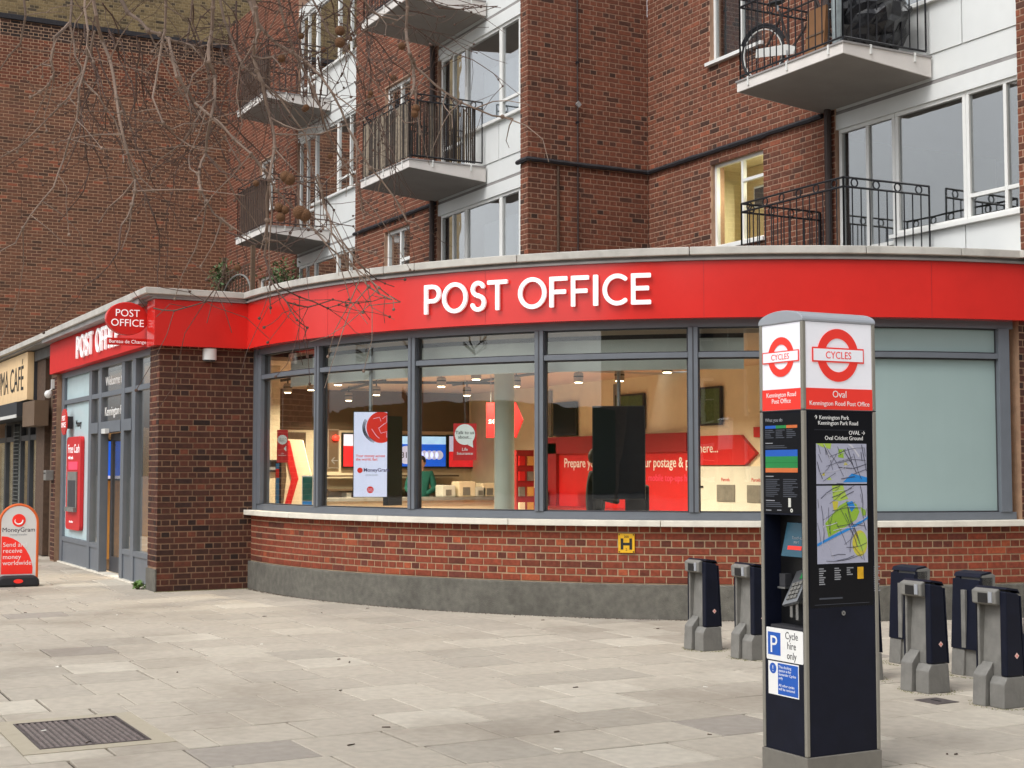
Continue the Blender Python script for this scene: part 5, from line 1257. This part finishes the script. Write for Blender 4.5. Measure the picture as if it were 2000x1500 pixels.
text('lettering', 'This docking\nstation is for\nSantander Cycles\nonly\n\nAll other cycles\nwill be removed', .0195, fr, m0 + .108, .538, .0028, 'sign_white', T, ext=.0003)

# ------------------------------------------------------------------ docking points
DK = []
def make_dock():
    D = thing('docking_point', 'grey and navy cycle docking post', 'docking post', (0, 0, 0), 'cycle docking posts')
    fx = (Vector((0, 0, 0)), Vector((0, 1, 0)), Vector((0, 0, 1)), Vector((1, 0, 0)))
    # local: front faces -y, width along x (-.26..0), depth along y (0..)
    for s in (0, 1):
        x0 = -.055 if s else -.25; xb = -.125
        prof = [(-.005, .0), (.17, .0), (.158, .19), (.155, .74), (.0, .74), (.0, .30), (-.03, .22)] if not s else [(-.02, 0), (.175, 0), (.162, .19), (.157, .20), (.0, .20), (-.005, .20)]
        if s:
            MB().prism((Vector((xb, 0, 0)),) + fx[1:], [(-.03, 0), (.175, 0), (.162, .19), (.157, .20), (.0, .20), (-.028, .155)], 0, .125).build('base_cheek', 'cast_grey', D, bevel=.006)
            MB().prism((Vector((x0, 0, 0)),) + fx[1:], [(0, .202), (.157, .202), (.128, .70), (.118, .735), (.0, .755)], 0, .055).build('side_panel', 'navy', D, bevel=.01)
        else:
            MB().prism((Vector((x0, 0, 0)),) + fx[1:], [(.0, .02), (.155, .02), (.12, .70), (.0, .70)], 0, .02).build('cheek', 'cast_grey', D, bevel=.008)
            MB().prism((Vector((x0 - .012, 0, 0)),) + fx[1:], [(.0, .202), (.157, .202), (.128, .70), (.118, .735), (.0, .735)], 0, .011).build('side_panel', 'navy', D)
    MB().prism((Vector((-.229, 0, 0)),) + fx[1:], [(.03, 0), (.15, 0), (.12, .66), (.055, .66), (.03, .27)], 0, .172).build('wheel_channel', 'cast_grey', D)
    MB().prism((Vector((-.25, 0, 0)),) + fx[1:], [(-.055, 0), (.028, 0), (.028, .285), (-.045, .20)], 0, .11).build('front_foot', 'cast_grey', D, bevel=.006)
    MB().prism((Vector((-.262, 0, 0)),) + fx[1:], [(-.03, .665), (.03, .65), (.11, .67), (.11, .752), (.0, .765), (-.035, .75)], 0, .205).build('lock_head', 'cast_grey', D, bevel=.008)
    MB().box(-.205, -.125, -.037, -.02, .672, .735).build('lock_slot', 'ink_black', D); MB().box(-.115, -.085, -.038, -.02, .675, .745).build('light_strip', 'cap_grey', D)
    MB().prism((Vector((-.262, 0, 0)),) + fx[1:], [(.0, .766), (.11, .753), (.128, .735), (.125, .745), (.11, .765), (.02, .778)], 0, .262).build('top_cap', 'navy', D)
    MB().add([(-.262, .1585, .2), (0, .1585, .2), (0, .13, .70), (-.262, .13, .70), (-.262, .1685, .2), (0, .1685, .2), (0, .139, .72), (-.262, .139, .72)], [(0, 1, 2, 3), (4, 7, 6, 5), (0, 4, 5, 1), (1, 5, 6, 2), (2, 6, 7, 3), (3, 7, 4, 0)]).build('back_cover', 'navy', D)
    MB().box(-.15, -.11, .150, .172, .21, .64).build('back_strip', 'cast_grey', D)
    MB().prism(FR((-.2625, .09, .335), -90), [(-.02, 0), (0, -.02), (.02, 0), (0, .02)], 0, .002).build('emblem', 'emblem_pink', D)
    MB().prism(FR((.0005, .09, .335), 90), [(-.02, 0), (0, -.02), (.02, 0), (0, .02)], 0, .002).build('emblem', 'emblem_pink', D)
    MB().ring(FR((.0005, .09, .335), 90), 0, 0, .005, .001, .002, .003, 10).build('emblem_dot', 'sign_red', D)
    return D
d0 = make_dock()
spots = [(-10.03, 7.27, 0, 'grey and navy docking post ending its row by the low brick wall'), (-9.37, 7.27, 0, 'grey and navy docking post half hidden by the hire terminal, second from the wall'),
         (-8.07, 7.27, 0, 'grey and navy cycle docking post just peeping out behind the hire terminal'), (-7.41, 7.27, 0, 'grey and navy cycle docking post with an iron cover at its foot'), (-6.72, 7.25, 0, 'grey and navy cycle docking post at the row end away from the brick wall'),
         (-8.53, 8.16, 180, 'reversed navy cycle docking post next to the hire terminal, close to the brick wall'), (-7.82, 8.12, 180, 'reversed navy cycle docking post standing between two forward facing ones'), (-7.13, 8.12, 180, 'reversed navy cycle docking post last in its row, farthest from the hire terminal')]
for i, (x, y, r, lb) in enumerate(spots):
    if i == 0: o = d0
    else:
        o = d0.copy(); COL.objects.link(o)
        for ch in list(d0.children):
            c = ch.copy(); COL.objects.link(c); c.parent = o
    o['label'] = lb
    if r: x -= .25; y += .17
    o.location = (x, y, 0); o.rotation_euler = (0, 0, R(r))
q = PZ(1826, 1369, 0); o = MB().box(q[0] - .09, q[0] + .12, q[1] - .10, q[1] + .10, -.01, .004).build('utility_cover', 'cover_iron', None, at=(q[0], q[1], 0)); tag(o, 'small dark utility cover in the paving by a docking post', 'utility cover')
MB().box(q[0] - .03, q[0] + .05, q[1] - .01, q[1] + .01, .004, .007).build('key_slot', 'ink_black', o)

# ------------------------------------------------------------------ pavement board
AB = thing('pavement_sign', 'arched white and red money transfer board in an orange frame on a black base', 'sign', (-19.85, 3.28, 0))
fr = FR((-19.85, 3.28, 0), 84); hw, zt = .235, 1.07
ar = lambda w, z0, z1, n=14: [(-w, z0), (w, z0)] + [(w * math.cos(R(a)), z1 - w + w * math.sin(R(a))) for a in np.linspace(0, 180, n)]
MB().prism(fr, ar(hw, .12, zt), -.012, .012).build('sheet', 'board_sheet', AB)
pts = [(-hw, .06)] + [(hw * math.cos(R(a)), zt - hw + hw * math.sin(R(a))) for a in np.linspace(180, 0, 16)] + [(hw, .06)]
MB().tube([tuple(fr[0] + fr[1] * p[0] + fr[2] * p[1]) for p in pts], .019, 8).build('frame', 'orange_frame', AB, smooth=True)
MB().prism(fr, [(-.27, 0), (.27, 0), (.26, .10), (.2, .145), (-.2, .145), (-.26, .10)], -.14, .14).build('base', 'rubber', AB, bevel=.03)
MB().prism(fr, [(-.212, .16), (.18, .16)] + [(-.212 + .40 * math.cos(R(a)), .16 + .50 * math.sin(R(a))) for a in range(10, 91, 10)], .0125, .014).build('red_field', 'print_red', AB)
text('lettering', 'Send and\nreceive\nmoney\nworldwide', .084, fr, -.195, .52, .0145, 'sign_white', AB, ext=.0005)
text('lettering', 'MoneyGram', .082, fr, 0, .715, .013, 'print_dark', AB, 'CENTER', ext=.0005); text('lettering', 'money transfer', .035, fr, 0, .668, .013, 'ink_grey', AB, 'CENTER', ext=.0005)
MB().ring(fr, 0, .865, .085, .001, .0125, .0145, 28).build('emblem', 'print_red', AB)
MB().tube([tuple(fr[0] + fr[1] * (.05 * math.cos(R(a))) + fr[2] * (.86 + .045 * math.sin(R(a))) + fr[3] * .016) for a in range(150, 400, 25)], [.003, .006, .008, .009, .01, .011, .011, .011, .010, .010], 5).build('emblem_arrow', 'sign_white', AB)
MB().prism(fr, [(.0 + .06 * math.cos(R(a)), .075 + .028 * math.sin(R(a))) for a in range(0, 360, 20)], .1405, .143).build('base_badge', 'print_red', AB)

# ------------------------------------------------------------------ plane tree with hanging twigs
TR = thing('plane_tree', 'leafless plane tree whose drooping twigs and seed balls hang over the street', 'tree', tuple(PD(-1900, 1500, 6.5)[:2]) + (0,))
tx, ty, _ = WO[TR.name]
rt = random.Random(17)
BR = [  # photo polylines, rough thickness in px, distance in m
 ([(215, -40), (250, 25), (290, 60), (330, 78), (388, 92)], 9, 6.0), ([(390, 92), (404, 130), (410, 180), (380, 240), (355, 280), (310, 312)], 6, 6.0),
 ([(180, -40), (188, 30), (200, 80), (222, 150), (233, 230), (250, 300), (264, 350), (258, 400), (237, 440)], 8, 5.4), ([(237, 440), (232, 490), (212, 520), (165, 558)], 4, 5.4),
 ([(168, -30), (172, 60), (170, 110), (155, 170), (150, 235), (125, 310), (105, 365), (60, 420), (30, 475), (-10, 497)], 5, 5.0), ([(185, 60), (162, 140), (135, 190), (100, 225), (40, 285), (-10, 315)], 5, 5.6),
 ([(140, 0), (137, 50), (147, 110), (165, 160), (192, 187), (225, 235), (262, 330), (300, 372)], 5, 5.8), ([(42, -30), (50, 30), (40, 85), (0, 135), (-20, 150)], 5, 6.2), ([(135, 45), (107, 72), (100, 120), (106, 140), (95, 165), (60, 190)], 6, 5.5),
 ([(322, -30), (322, 60), (312, 110), (298, 190), (318, 240), (345, 268)], 6, 5.2), ([(330, 78), (345, 150), (380, 200), (430, 240), (490, 300), (540, 372), (590, 425), (640, 480), (692, 522), (720, 560), (765, 585)], 6, 5.6),
 ([(468, -30), (500, 40), (540, 85), (600, 122), (648, 180), (680, 250), (705, 300), (745, 352), (795, 432)], 7, 5.9), ([(536, -30), (560, 60), (600, 150), (628, 215), (640, 262), (665, 310), (700, 360), (708, 410)], 6, 6.4),
 ([(485, -30), (505, 60), (495, 110), (512, 160), (528, 230), (536, 290), (526, 350), (522, 430), (516, 500)], 9, 5.3), ([(516, 500), (528, 545), (560, 590), (580, 625), (600, 640)], 4, 5.3),
 ([(430, 0), (450, 70), (475, 130), (520, 168), (562, 215), (596, 262), (612, 340), (640, 420), (668, 470), (700, 515)], 6, 6.1), ([(600, -20), (640, 62), (690, 108), (735, 165), (790, 240)], 5, 6.6),
 ([(792, -30), (793, 60), (800, 105), (812, 132), (850, 166), (900, 200), (962, 226), (1002, 232)], 7, 6.2), ([(800, 105), (808, 150), (806, 178), (800, 190)], 8, 6.2), ([(690, -20), (722, 20), (742, 32), (776, 40), (788, 30)], 5, 6.2), ([(830, -12), (858, 15), (905, 18), (972, 12)], 4, 6.4), ([(740, -20), (790, 20), (842, 30), (868, 32)], 4, 6.5),
 ([(418, -30), (414, 60), (408, 120), (420, 150), (412, 230), (402, 300), (388, 340), (392, 372), (418, 418), (452, 446)], 8, 5.5), ([(402, 300), (430, 335), (470, 352), (540, 354), (575, 352)], 4, 5.5),
 ([(378, -20), (372, 40), (362, 95), (378, 92), (410, 70)], 5, 6.7), ([(332, 90), (352, 150), (372, 205), (400, 238), (440, 268), (470, 320)], 5, 6.8), ([(560, -20), (575, 45), (590, 110), (612, 190), (650, 265), (690, 340)], 4, 7.0),
 ([(640, -20), (655, 50), (690, 110), (705, 160), (742, 210)], 3.5, 6.9), ([(620, 340), (632, 400), (648, 455), (690, 520), (740, 562), (782, 590)], 5, 5.2), ([(560, 590), (602, 600), (650, 585), (700, 592), (752, 580)], 3.5, 5.2), ([(700, 515), (735, 545), (770, 560)], 3, 5.4),
 ([(516, 500), (545, 560), (585, 580), (640, 602), (682, 585)], 4, 5.5), ([(300, 602), (340, 607), (400, 590), (432, 545), (445, 505)], 3.5, 5.0), ([(262, 345), (300, 420), (312, 500), (308, 560)], 4, 5.4),
 ([(440, 452), (500, 478), (560, 470), (575, 440)], 4, 5.7), ([(410, 180), (450, 240), (510, 300), (545, 345)], 4, 6.3), ([(590, 420), (640, 430), (690, 442)], 3.5, 5.0), ([(575, 352), (620, 372), (652, 410)], 4, 5.3)]
for k in range(42):   # finer hanging growth
    x, y = rt.uniform(120, 740), rt.uniform(-30, 200); P = [(x, y)]; a = rt.uniform(.9, 2.1)
    for s in range(rt.randint(4, 8)):
        a += rt.uniform(-.45, .45); a = max(.35, min(2.7, a)); st = rt.uniform(28, 58); x += st * math.cos(a); y += st * math.sin(a); P.append((x, y))
    BR.append((P, rt.uniform(2.0, 4.2), rt.uniform(5.6, 7.6)))
for k in range(26):   # dense fine spray high up
    x, y = rt.uniform(360, 760), rt.uniform(-30, 160); P = [(x, y)]; a = rt.uniform(.2, 2.9)
    for s in range(rt.randint(4, 7)):
        a += rt.uniform(-.6, .6); st = rt.uniform(16, 38); x += st * math.cos(a); y += st * abs(math.sin(a)) * rt.choice((1, 1, .4)); P.append((x, y))
    BR.append((P, rt.uniform(1.7, 3.0), rt.uniform(5.2, 7.4)))
TW = [MB(), MB()]
def smooth_path(P3):
    out_ = [P3[0]]
    for a, b in zip(P3[:-1], P3[1:]):
        out_.append(a.lerp(b, .5) + Vector((rt.uniform(-1, 1), rt.uniform(-1, 1), rt.uniform(-1, 1))) * (b - a).length * .05); out_.append(b)
    return out_
tops = []
for P, th, dep in BR:
    d = dep; P3 = []
    for (px, py) in P: P3.append(Vector(PD(px, py, d))); d += rt.uniform(-.12, .10)
    if P[0][1] <= 0: tops.append((P3[0], th))
    P3 = smooth_path(P3); n = len(P3); r0 = th * 0.95 * dep / FPX / 2; tw = TW[1 if th > 4.6 else 0]
    tw.tube(P3, [max(.0016, r0 * (1 - .55 * i / (n - 1))) for i in range(n)], 6)
    # buds and side twigs
    for i in range(1, n):
        if rt.random() < .62:
            q = P3[i]; m = rt.randint(2, 4); a = Vector((rt.uniform(-1, 1), rt.uniform(-1, 1), rt.uniform(-1.0, .35))).normalized(); L_ = rt.uniform(.03, .13); S = [q]
            for s in range(m): a = (a + Vector((rt.uniform(-.5, .5), rt.uniform(-.5, .5), rt.uniform(-.5, .3)))).normalized(); S.append(S[-1] + a * L_)
            tw.tube(S, [max(.0012, r0 * .45 * (1 - .6 * j / m)) for j in range(m + 1)], 5)
            if rt.random() < .35: tw.ball(S[-1], .006, 6, 4)
        if rt.random() < .4: tw.ball(P3[i], r0 * 1.35 + .0006, 6, 4)
TW[0].build('twigs', 'twig', TR, kind='stuff'); TW[1].build('branches', 'twig_pale', TR, kind='stuff')
ML = MB()
root = Vector((tx, ty, 0)); fork = root + Vector((.2, .3, 3.0))
tk = MB().tube([root, root + Vector((.02, .05, .5)), root + Vector((.1, .15, 1.6)), fork], [.42, .32, .27, .24], 14).build('trunk', 'bark', TR, smooth=True)
hub = fork + Vector((.6, 1.1, 2.4))
for k in range(5):   # crown limbs
    a = 2 * math.pi * k / 5; e = hub + Vector((3.2 * math.cos(a), 3.2 * math.sin(a), 1.6 + rt.uniform(-.4, .8)))
    ML.tube([fork - Vector((0, 0, .15)), fork.lerp(hub, .6), hub.lerp(e, .5) + Vector((0, 0, .5)), e], [.15, .11, .06, .025], 8)
for p, th in tops:
    t_ = p + Vector((rt.uniform(-.2, .2), rt.uniform(-.2, .2), rt.uniform(.5, .9)))
    mid = hub.lerp(t_, .55) + Vector((0, 0, .9)); ML.tube([fork, fork.lerp(hub, .8), mid, t_, p], [.08, .06, .03, .014, .007], 6)
ML.build('limb', 'bark', TR, kind='stuff')
for px, py, d, r in ((565, 350, 4.6, .020), (558, 345, 4.6, .019), (585, 415, 4.5, .022), (595, 420, 4.5, .021), (545, 405, 5, .017), (556, 410, 5, .016), (548, 424, 5, .017), (550, 114, 5.6, .016), (664, 60, 5.0, .018), (664, 83, 5.0, .019), (632, 97, 6, .012), (785, 90, 5.6, .016), (768, 152, 6, .014), (724, 182, 6.2, .012), (722, 190, 6.2, .011), (812, 212, 5.2, .016), (810, 222, 5.2, .015), (588, 70, 6, .014), (598, 210, 5.6, .013), (500, 358, 5.3, .012), (464, 523, 5.4, .014), (645, 305, 5.8, .012), (595, 213, 5.8, .012), (684, 75, 6.2, .011)):
    c = Vector(PD(px, py, d)); MB().ball(c, r, 14, 10).build('seed_ball', 'seed', TR, at=tuple(c), smooth=True)
    tw2 = MB().tube([c, c + Vector((rt.uniform(-.02, .02), 0, .08))], .0012, 4).build('seed_stalk', 'twig', TR)

# ------------------------------------------------------------------ things on the balconies
def bicycle(x, y, z, label, rot=0.0):
    o = thing('bicycle', label, 'bicycle', (0, 0, 0)); r = .33
    for cx in (0, 1.02):
        pts = [(cx + r * math.cos(a), 0, r + r * math.sin(a)) for a in [2 * math.pi * i / 28 for i in range(29)]]
        w_ = MB().tube(pts, .016, 6, cap=False).build('wheel', 'rubber', o, smooth=True)
        MB().tube([(cx + (r - .028) * math.cos(a), 0, r + (r - .028) * math.sin(a)) for a in [2 * math.pi * i / 28 for i in range(29)]], .009, 5, cap=False).build('rim', 'white_metal', w_)
        sp = MB()
        for k in range(14): a = 2 * math.pi * k / 14; sp.tube([(cx, 0, r), (cx + (r - .03) * math.cos(a), 0, r + (r - .03) * math.sin(a))], .0015, 3)
        sp.build('spoke', 'steel', w_); MB().tube([(cx, -.04, r), (cx, .04, r)], .025, 8).build('hub', 'steel', w_)
        MB().tube([(cx + (r + .03) * math.cos(a), 0, r + (r + .03) * math.sin(a)) for a in [R(20 + 12 * i) for i in range(12)]], [.02] * 12, 5).build('mudguard', 'iron', w_)
    fm = MB()
    for a, b in (((0, 0, .33), (.42, 0, .28)), ((.42, 0, .28), (.30, 0, .80)), ((.42, 0, .28), (.86, 0, .68)), ((.30, 0, .74), (.84, 0, .80)), ((0, 0, .33), (.31, 0, .70)), ((.84, 0, .86), (1.02, 0, .33)), ((.82, 0, .95), (.86, 0, .66))): fm.tube([a, b], .016, 8)
    fm.build('frame', 'iron_brown', o); MB().tube([(.28, 0, .79), (.28, 0, .87)], .013, 6).build('seat_post', 'steel', o)
    MB().ball((.26, 0, .90), (.14, .07, .035), 12, 6).build('saddle', 'black_plastic', o, smooth=True)
    MB().tube([(.74, -.28, 1.0), (.84, -.2, 1.02), (.84, 0, .97), (.84, .2, 1.02), (.74, .28, 1.0)], .012, 6).build('handlebar', 'steel', o)
    MB().prism((Vector((0, -.05, 0)), Vector((1, 0, 0)), Vector((0, 0, 1)), Vector((0, 1, 0))), [(-.08, .30), (.50, .22), (.54, .30), (.40, .36), (-.06, .40)], 0, .02).build('chain_guard', 'white_metal', o)
    MB().tube([(.42, -.07, .28), (.42, -.07, .12)], .01, 5).build('crank', 'steel', o)
    o.location = (x, y, z); o.rotation_euler = (R(6), 0, rot); return o
bicycle(-13.88, 11.02, 6.325, 'old dark bicycle leaning inside the upper balcony railing', R(12))
bg_ = thing('wrapped_bundle', 'bulky bundle wrapped in shiny black plastic on the upper balcony', 'bundle', (-12.5, 11.4, 6.32))
mb = MB(); mb.ball((-12.50, 11.48, 6.80), (.40, .50, .48), 26, 18)
rb = random.Random(9)
for i, v in enumerate(mb.v): mb.v[i] = (v[0] + rb.uniform(-.03, .03), v[1] + rb.uniform(-.03, .03), max(6.325, v[2] + rb.uniform(-.03, .03)))
mb.build('plastic', 'bin_bag', bg_, smooth=False)
mb = MB().box(-12.75, -12.35, 11.2, 11.7, 7.0, 7.25)
for i, v in enumerate(mb.v): mb.v[i] = (v[0] + rb.uniform(-.05, .05), v[1] + rb.uniform(-.05, .05), v[2] + rb.uniform(-.05, .05))
mb.build('plastic_flap', 'bin_bag', bg_, bevel=.05)
o = MB().box(-13.05, -12.72, 10.95, 11.0, 6.33, 6.95).build('cardboard_sheet', 'cardboard', None, at=(-12.9, 10.97, 6.33)); tag(o, 'brown board leaning beside the black plastic bundle on the balcony', 'board'); o.rotation_euler = (R(-5), 0, 0)
MB().box(-13.04, -12.73, 10.94, 10.949, 6.62, 6.64).build('crease', 'wall_brown', o)
# wrapped post at the balcony corner
o = MB().tube([(-12.38, 10.86, 6.33), (-12.36, 10.86, 6.8), (-12.42, 10.86, 7.6)], [.05, .07, .05], 8).build('folded_parasol', 'curtain_grey', None, at=(-12.38, 10.86, 6.33)); tag(o, 'thin folded grey parasol tied to the balcony corner post', 'parasol')
MB().tube([(-12.40, 10.86, 6.9), (-12.40, 10.86, 6.93)], .075, 8).build('strap', 'iron', o)
# loose things seen on the flat roof
o = MB().box(-12.0, -11.35, 11.3, 11.6, 3.684, 3.87).build('roof_vent', 'coping_lead', None, at=(-11.7, 11.4, 3.684)); tag(o, 'low grey vent box on the flat roof behind the coping', 'roof vent')
MB().box(-12.03, -11.32, 11.27, 11.63, 3.871, 3.885).build('lid', 'coping_lead', o)
run([(-11.55, 11.35, 3.69), (-11.35, 11.3, 3.86), (-11.1, 11.32, 3.87), (-10.95, 11.4, 3.70)], .012, 'roof_cable', 'iron', None, wob=.002)
tag(bpy.data.objects['roof_cable'], 'thin black cable arching over the coping by the end wall', 'cable')
# trellis terrace beyond
o = thing('trellis', 'brown timber trellis with an arched panel on the flat roof terrace', 'trellis', (-28.6, 8.7, 3.68))
for i in range(10): MB().box(-28.75 + i * .2, -28.72 + i * .2, 8.70, 8.72, 3.684, 5.55).build('upright', 'timber_brown', o)
for i in range(9): MB().box(-28.75, -26.92, 8.722, 8.74, 3.95 + i * .2, 3.98 + i * .2).build('slat', 'timber_brown', o)
for xx in (-28.8, -26.9): MB().box(xx, xx + .07, 8.68, 8.76, 3.684, 5.9).build('post', 'wall_brown', o)
MB().tube([(-28.7 + .9 * (1 + math.cos(R(a))) * 1.0, 8.69, 5.0 + .42 * math.sin(R(a))) for a in range(180, -1, -15)], .02, 6).build('arch', 'cast_grey', o)
for i in range(10): MB().box(-26.9 + .001, -26.88, 8.8 + i * .15, 8.82 + i * .15, 3.684, 5.2).build('upright', 'timber_brown', o)
def bush(name, c, rad, n, label, m='leaf', stem=True, cat='plant'):
    o = thing(name, label, cat, (c[0], c[1], c[2] - rad[2] - .1)); rb = random.Random(int(abs(c[0] * 31 + c[2] * 7))); mb = MB(); st = MB()
    for i in range(n):
        d = Vector((rb.gauss(0, .5), rb.gauss(0, .5), rb.gauss(0, .5))); p = Vector((c[0] + d.x * rad[0], c[1] + d.y * rad[1], c[2] + d.z * rad[2])); s = rb.uniform(.03, .06)
        a = Vector((rb.uniform(-1, 1), rb.uniform(-1, 1), rb.uniform(-.7, 1))).normalized(); b = a.orthogonal().normalized(); mb.add([p - a * s, p + b * s * .35, p + a * s, p - b * s * .35], [(0, 1, 2, 3)])
        if i % 12 == 0: st.tube([(c[0], c[1], c[2] - rad[2] - .1), tuple(p)], .004, 4)
    mb.build('foliage', m, o); st.build('stems', 'twig', o); return o
bush('climber', (-28.9, 8.75, 5.5), (.28, .25, .3), 420, 'dark green climber spilling over the trellis beside the gable wall')
bush('shrub', (-26.6, 9.2, 5.3), (.3, .3, .32), 320, 'green shrub growing behind the terrace trellis')
bush('weed', tuple(Vector((-18.62, 4.56, .06))), (.10, .06, .035), 90, 'small green weed at the foot of the brick pier', 'weed')
# ------------------------------------------------------------------ litter on the paving
rl = random.Random(23); lt = MB(); bt = MB()
for i in range(32):
    px, py = rl.uniform(0, 2000), rl.uniform(1170, 1490); p = PZ(px, py, 0)
    if math.hypot(p[0] - CX, p[1] - CY) < 7.4 or (p[0] < -18 and p[1] > 4.5): continue
    a = rl.uniform(0, 6.3); L_, W_ = rl.uniform(.008, .03), rl.uniform(.0015, .006); c, s = math.cos(a), math.sin(a); q = lambda u, v, z: (p[0] + u * c - v * s, p[1] + u * s + v * c, z)
    (lt if rl.random() < .82 else bt).add([q(-L_, -W_, .001), q(L_, -W_, .002), q(L_, W_, .001), q(-L_, W_, .002), q(-L_, -W_, .005), q(L_, -W_, .006), q(L_ * .8, W_, .009), q(-L_, W_, .006)], [(0, 3, 2, 1), (4, 5, 6, 7), (0, 1, 5, 4), (1, 2, 6, 5), (2, 3, 7, 6), (3, 0, 4, 7)])
for i in range(2600):   # crumbs against the plinth
    a = rl.uniform(-91, -20); rr_ = 7.25 + abs(rl.gauss(0, .035)); x, y = pol(a, rr_); s = rl.uniform(.003, .009); lt.add([(x, y, .001), (x + s, y + s * .3, .001), (x + s * .5, y + s, .001), (x + s * .4, y + s * .4, s)], [(0, 2, 1), (0, 1, 3), (1, 2, 3), (2, 0, 3)])
ms = MB()
def speck(x, y, s): ms.add([(x, y, .0005), (x + s, y + s * .3, .0005), (x + s * .4, y + s, .0005), (x + s * .4, y + s * .4, s * .45)], [(0, 2, 1), (0, 1, 3), (1, 2, 3), (2, 0, 3)])
for dx, dy, dr, _ in spots:
    for i in range(260):
        cx = dx + (-.13 if not dr else -.13); a = rl.uniform(0, 6.3); q = rl.choice((1, 1, 1.2)); speck(cx + math.cos(a) * (.16 * q + abs(rl.gauss(0, .03))), dy + .08 + math.sin(a) * (.13 * q + abs(rl.gauss(0, .03))), rl.uniform(.004, .011))
for i in range(900):
    t_ = rl.uniform(0, 1); speck(XP + .02 + abs(rl.gauss(0, .03)), 4.62 + t_ * 1.25, rl.uniform(.004, .012))
for i in range(500):
    e_ = rl.choice((0, 1, 2)); t_ = rl.uniform(0, 1); g_ = abs(rl.gauss(0, .018)) + .004
    speck(*((-5.976 + t_ * .36, 4.675 - g_) if e_ == 0 else (-5.612 + g_, 4.68 + t_ * .48) if e_ == 1 else (-5.978 - g_, 4.68 + t_ * .48)), rl.uniform(.003, .008))
o = ms.build('moss', 'moss'); tag(o, 'mossy grime gathered round the feet of posts and pier', 'moss', kind='stuff')
o = lt.build('litter', 'litter'); tag(o, 'dry twigs and leaf scraps scattered over the paving', 'litter', kind='stuff')
o = bt.build('litter', 'butt'); tag(o, 'pale scraps and cigarette ends scattered over the paving', 'litter', kind='stuff')

# ------------------------------------------------------------------ what the glass mirrors: terrace across the road and street trees
TC = thing('terrace_house', 'pale brick terrace with white sash windows across the road', 'building', (34, 10, 0))
MB().box(34, 42, -70, 45, 0, 12.5).build('wall', 'far_wall', TC); MB().box(33.7, 42.3, -70.3, 45.3, 12.5, 12.9).build('parapet', 'coping', TC)
for k in range(14):
    for zz in (.9, 4.0, 7.0, 10.0):
        y0 = -27 + k * 5.0; f = MB().box(33.85, 33.99, y0, y0 + 1.4, zz, zz + .12).box(33.85, 33.99, y0, y0 + 1.4, zz + 1.9, zz + 2.05).box(33.85, 33.99, y0, y0 + .15, zz + .12, zz + 1.9).box(33.85, 33.99, y0 + 1.25, y0 + 1.4, zz + .12, zz + 1.9).box(33.88, 33.98, y0 + .15, y0 + 1.25, zz + .95, zz + 1.02).build('window', 'white_paint', TC)
        MB().box(33.93, 33.95, y0 + .15, y0 + 1.25, zz + .12, zz + 1.9).build('pane', 'navy_black', f)
def bare_tree(x, y, h, seed, label):
    o = thing('street_tree', label, 'tree', (x, y, 0), 'bare trees along the park'); rb = random.Random(seed); mb = MB(); t = MB().tube([(x, y, 0), (x + .1, y, h * .3), (x + .15, y + .1, h * .42)], [.35, .26, .2], 10).build('trunk', 'bark', o)
    def grow(p, d, L_, r, n):
        q = p + d * L_; mb.tube([p, p.lerp(q, .5) + Vector((rb.uniform(-1, 1), rb.uniform(-1, 1), 0)) * L_ * .06, q], [r, r * .8, r * .6], 5, cap=False)
        if n == 0: return
        for k in range(rb.choice((2, 3, 3))):
            grow(q, (d + Vector((rb.uniform(-.8, .8), rb.uniform(-.8, .8), rb.uniform(-.25, .5)))).normalized(), L_ * rb.uniform(.62, .85), r * .58, n - 1)
    for k in range(4): grow(Vector((x + .15, y + .1, h * .4)), Vector((rb.uniform(-.6, .6), rb.uniform(-.6, .6), 1)).normalized(), h * .2, .14, 5)
    mb.build('crown', 'bark', o, kind='stuff')
for k, (x, y, h) in enumerate(((-50, -30, 9), (-38, -36, 9.5), (-64, -26, 9), (-28, -40, 10), (-76, -20, 9), (-14, -42, 9.5))): bare_tree(x, y, h, 40 + k, 'bare park tree beyond the road mirrored in the glass')
hg = MB().box(-110, 33, -62, -60, 0, 5.5).build('park_hedge', 'leaf'); tag(hg, 'dark park hedge along the far side of the road', 'hedge')
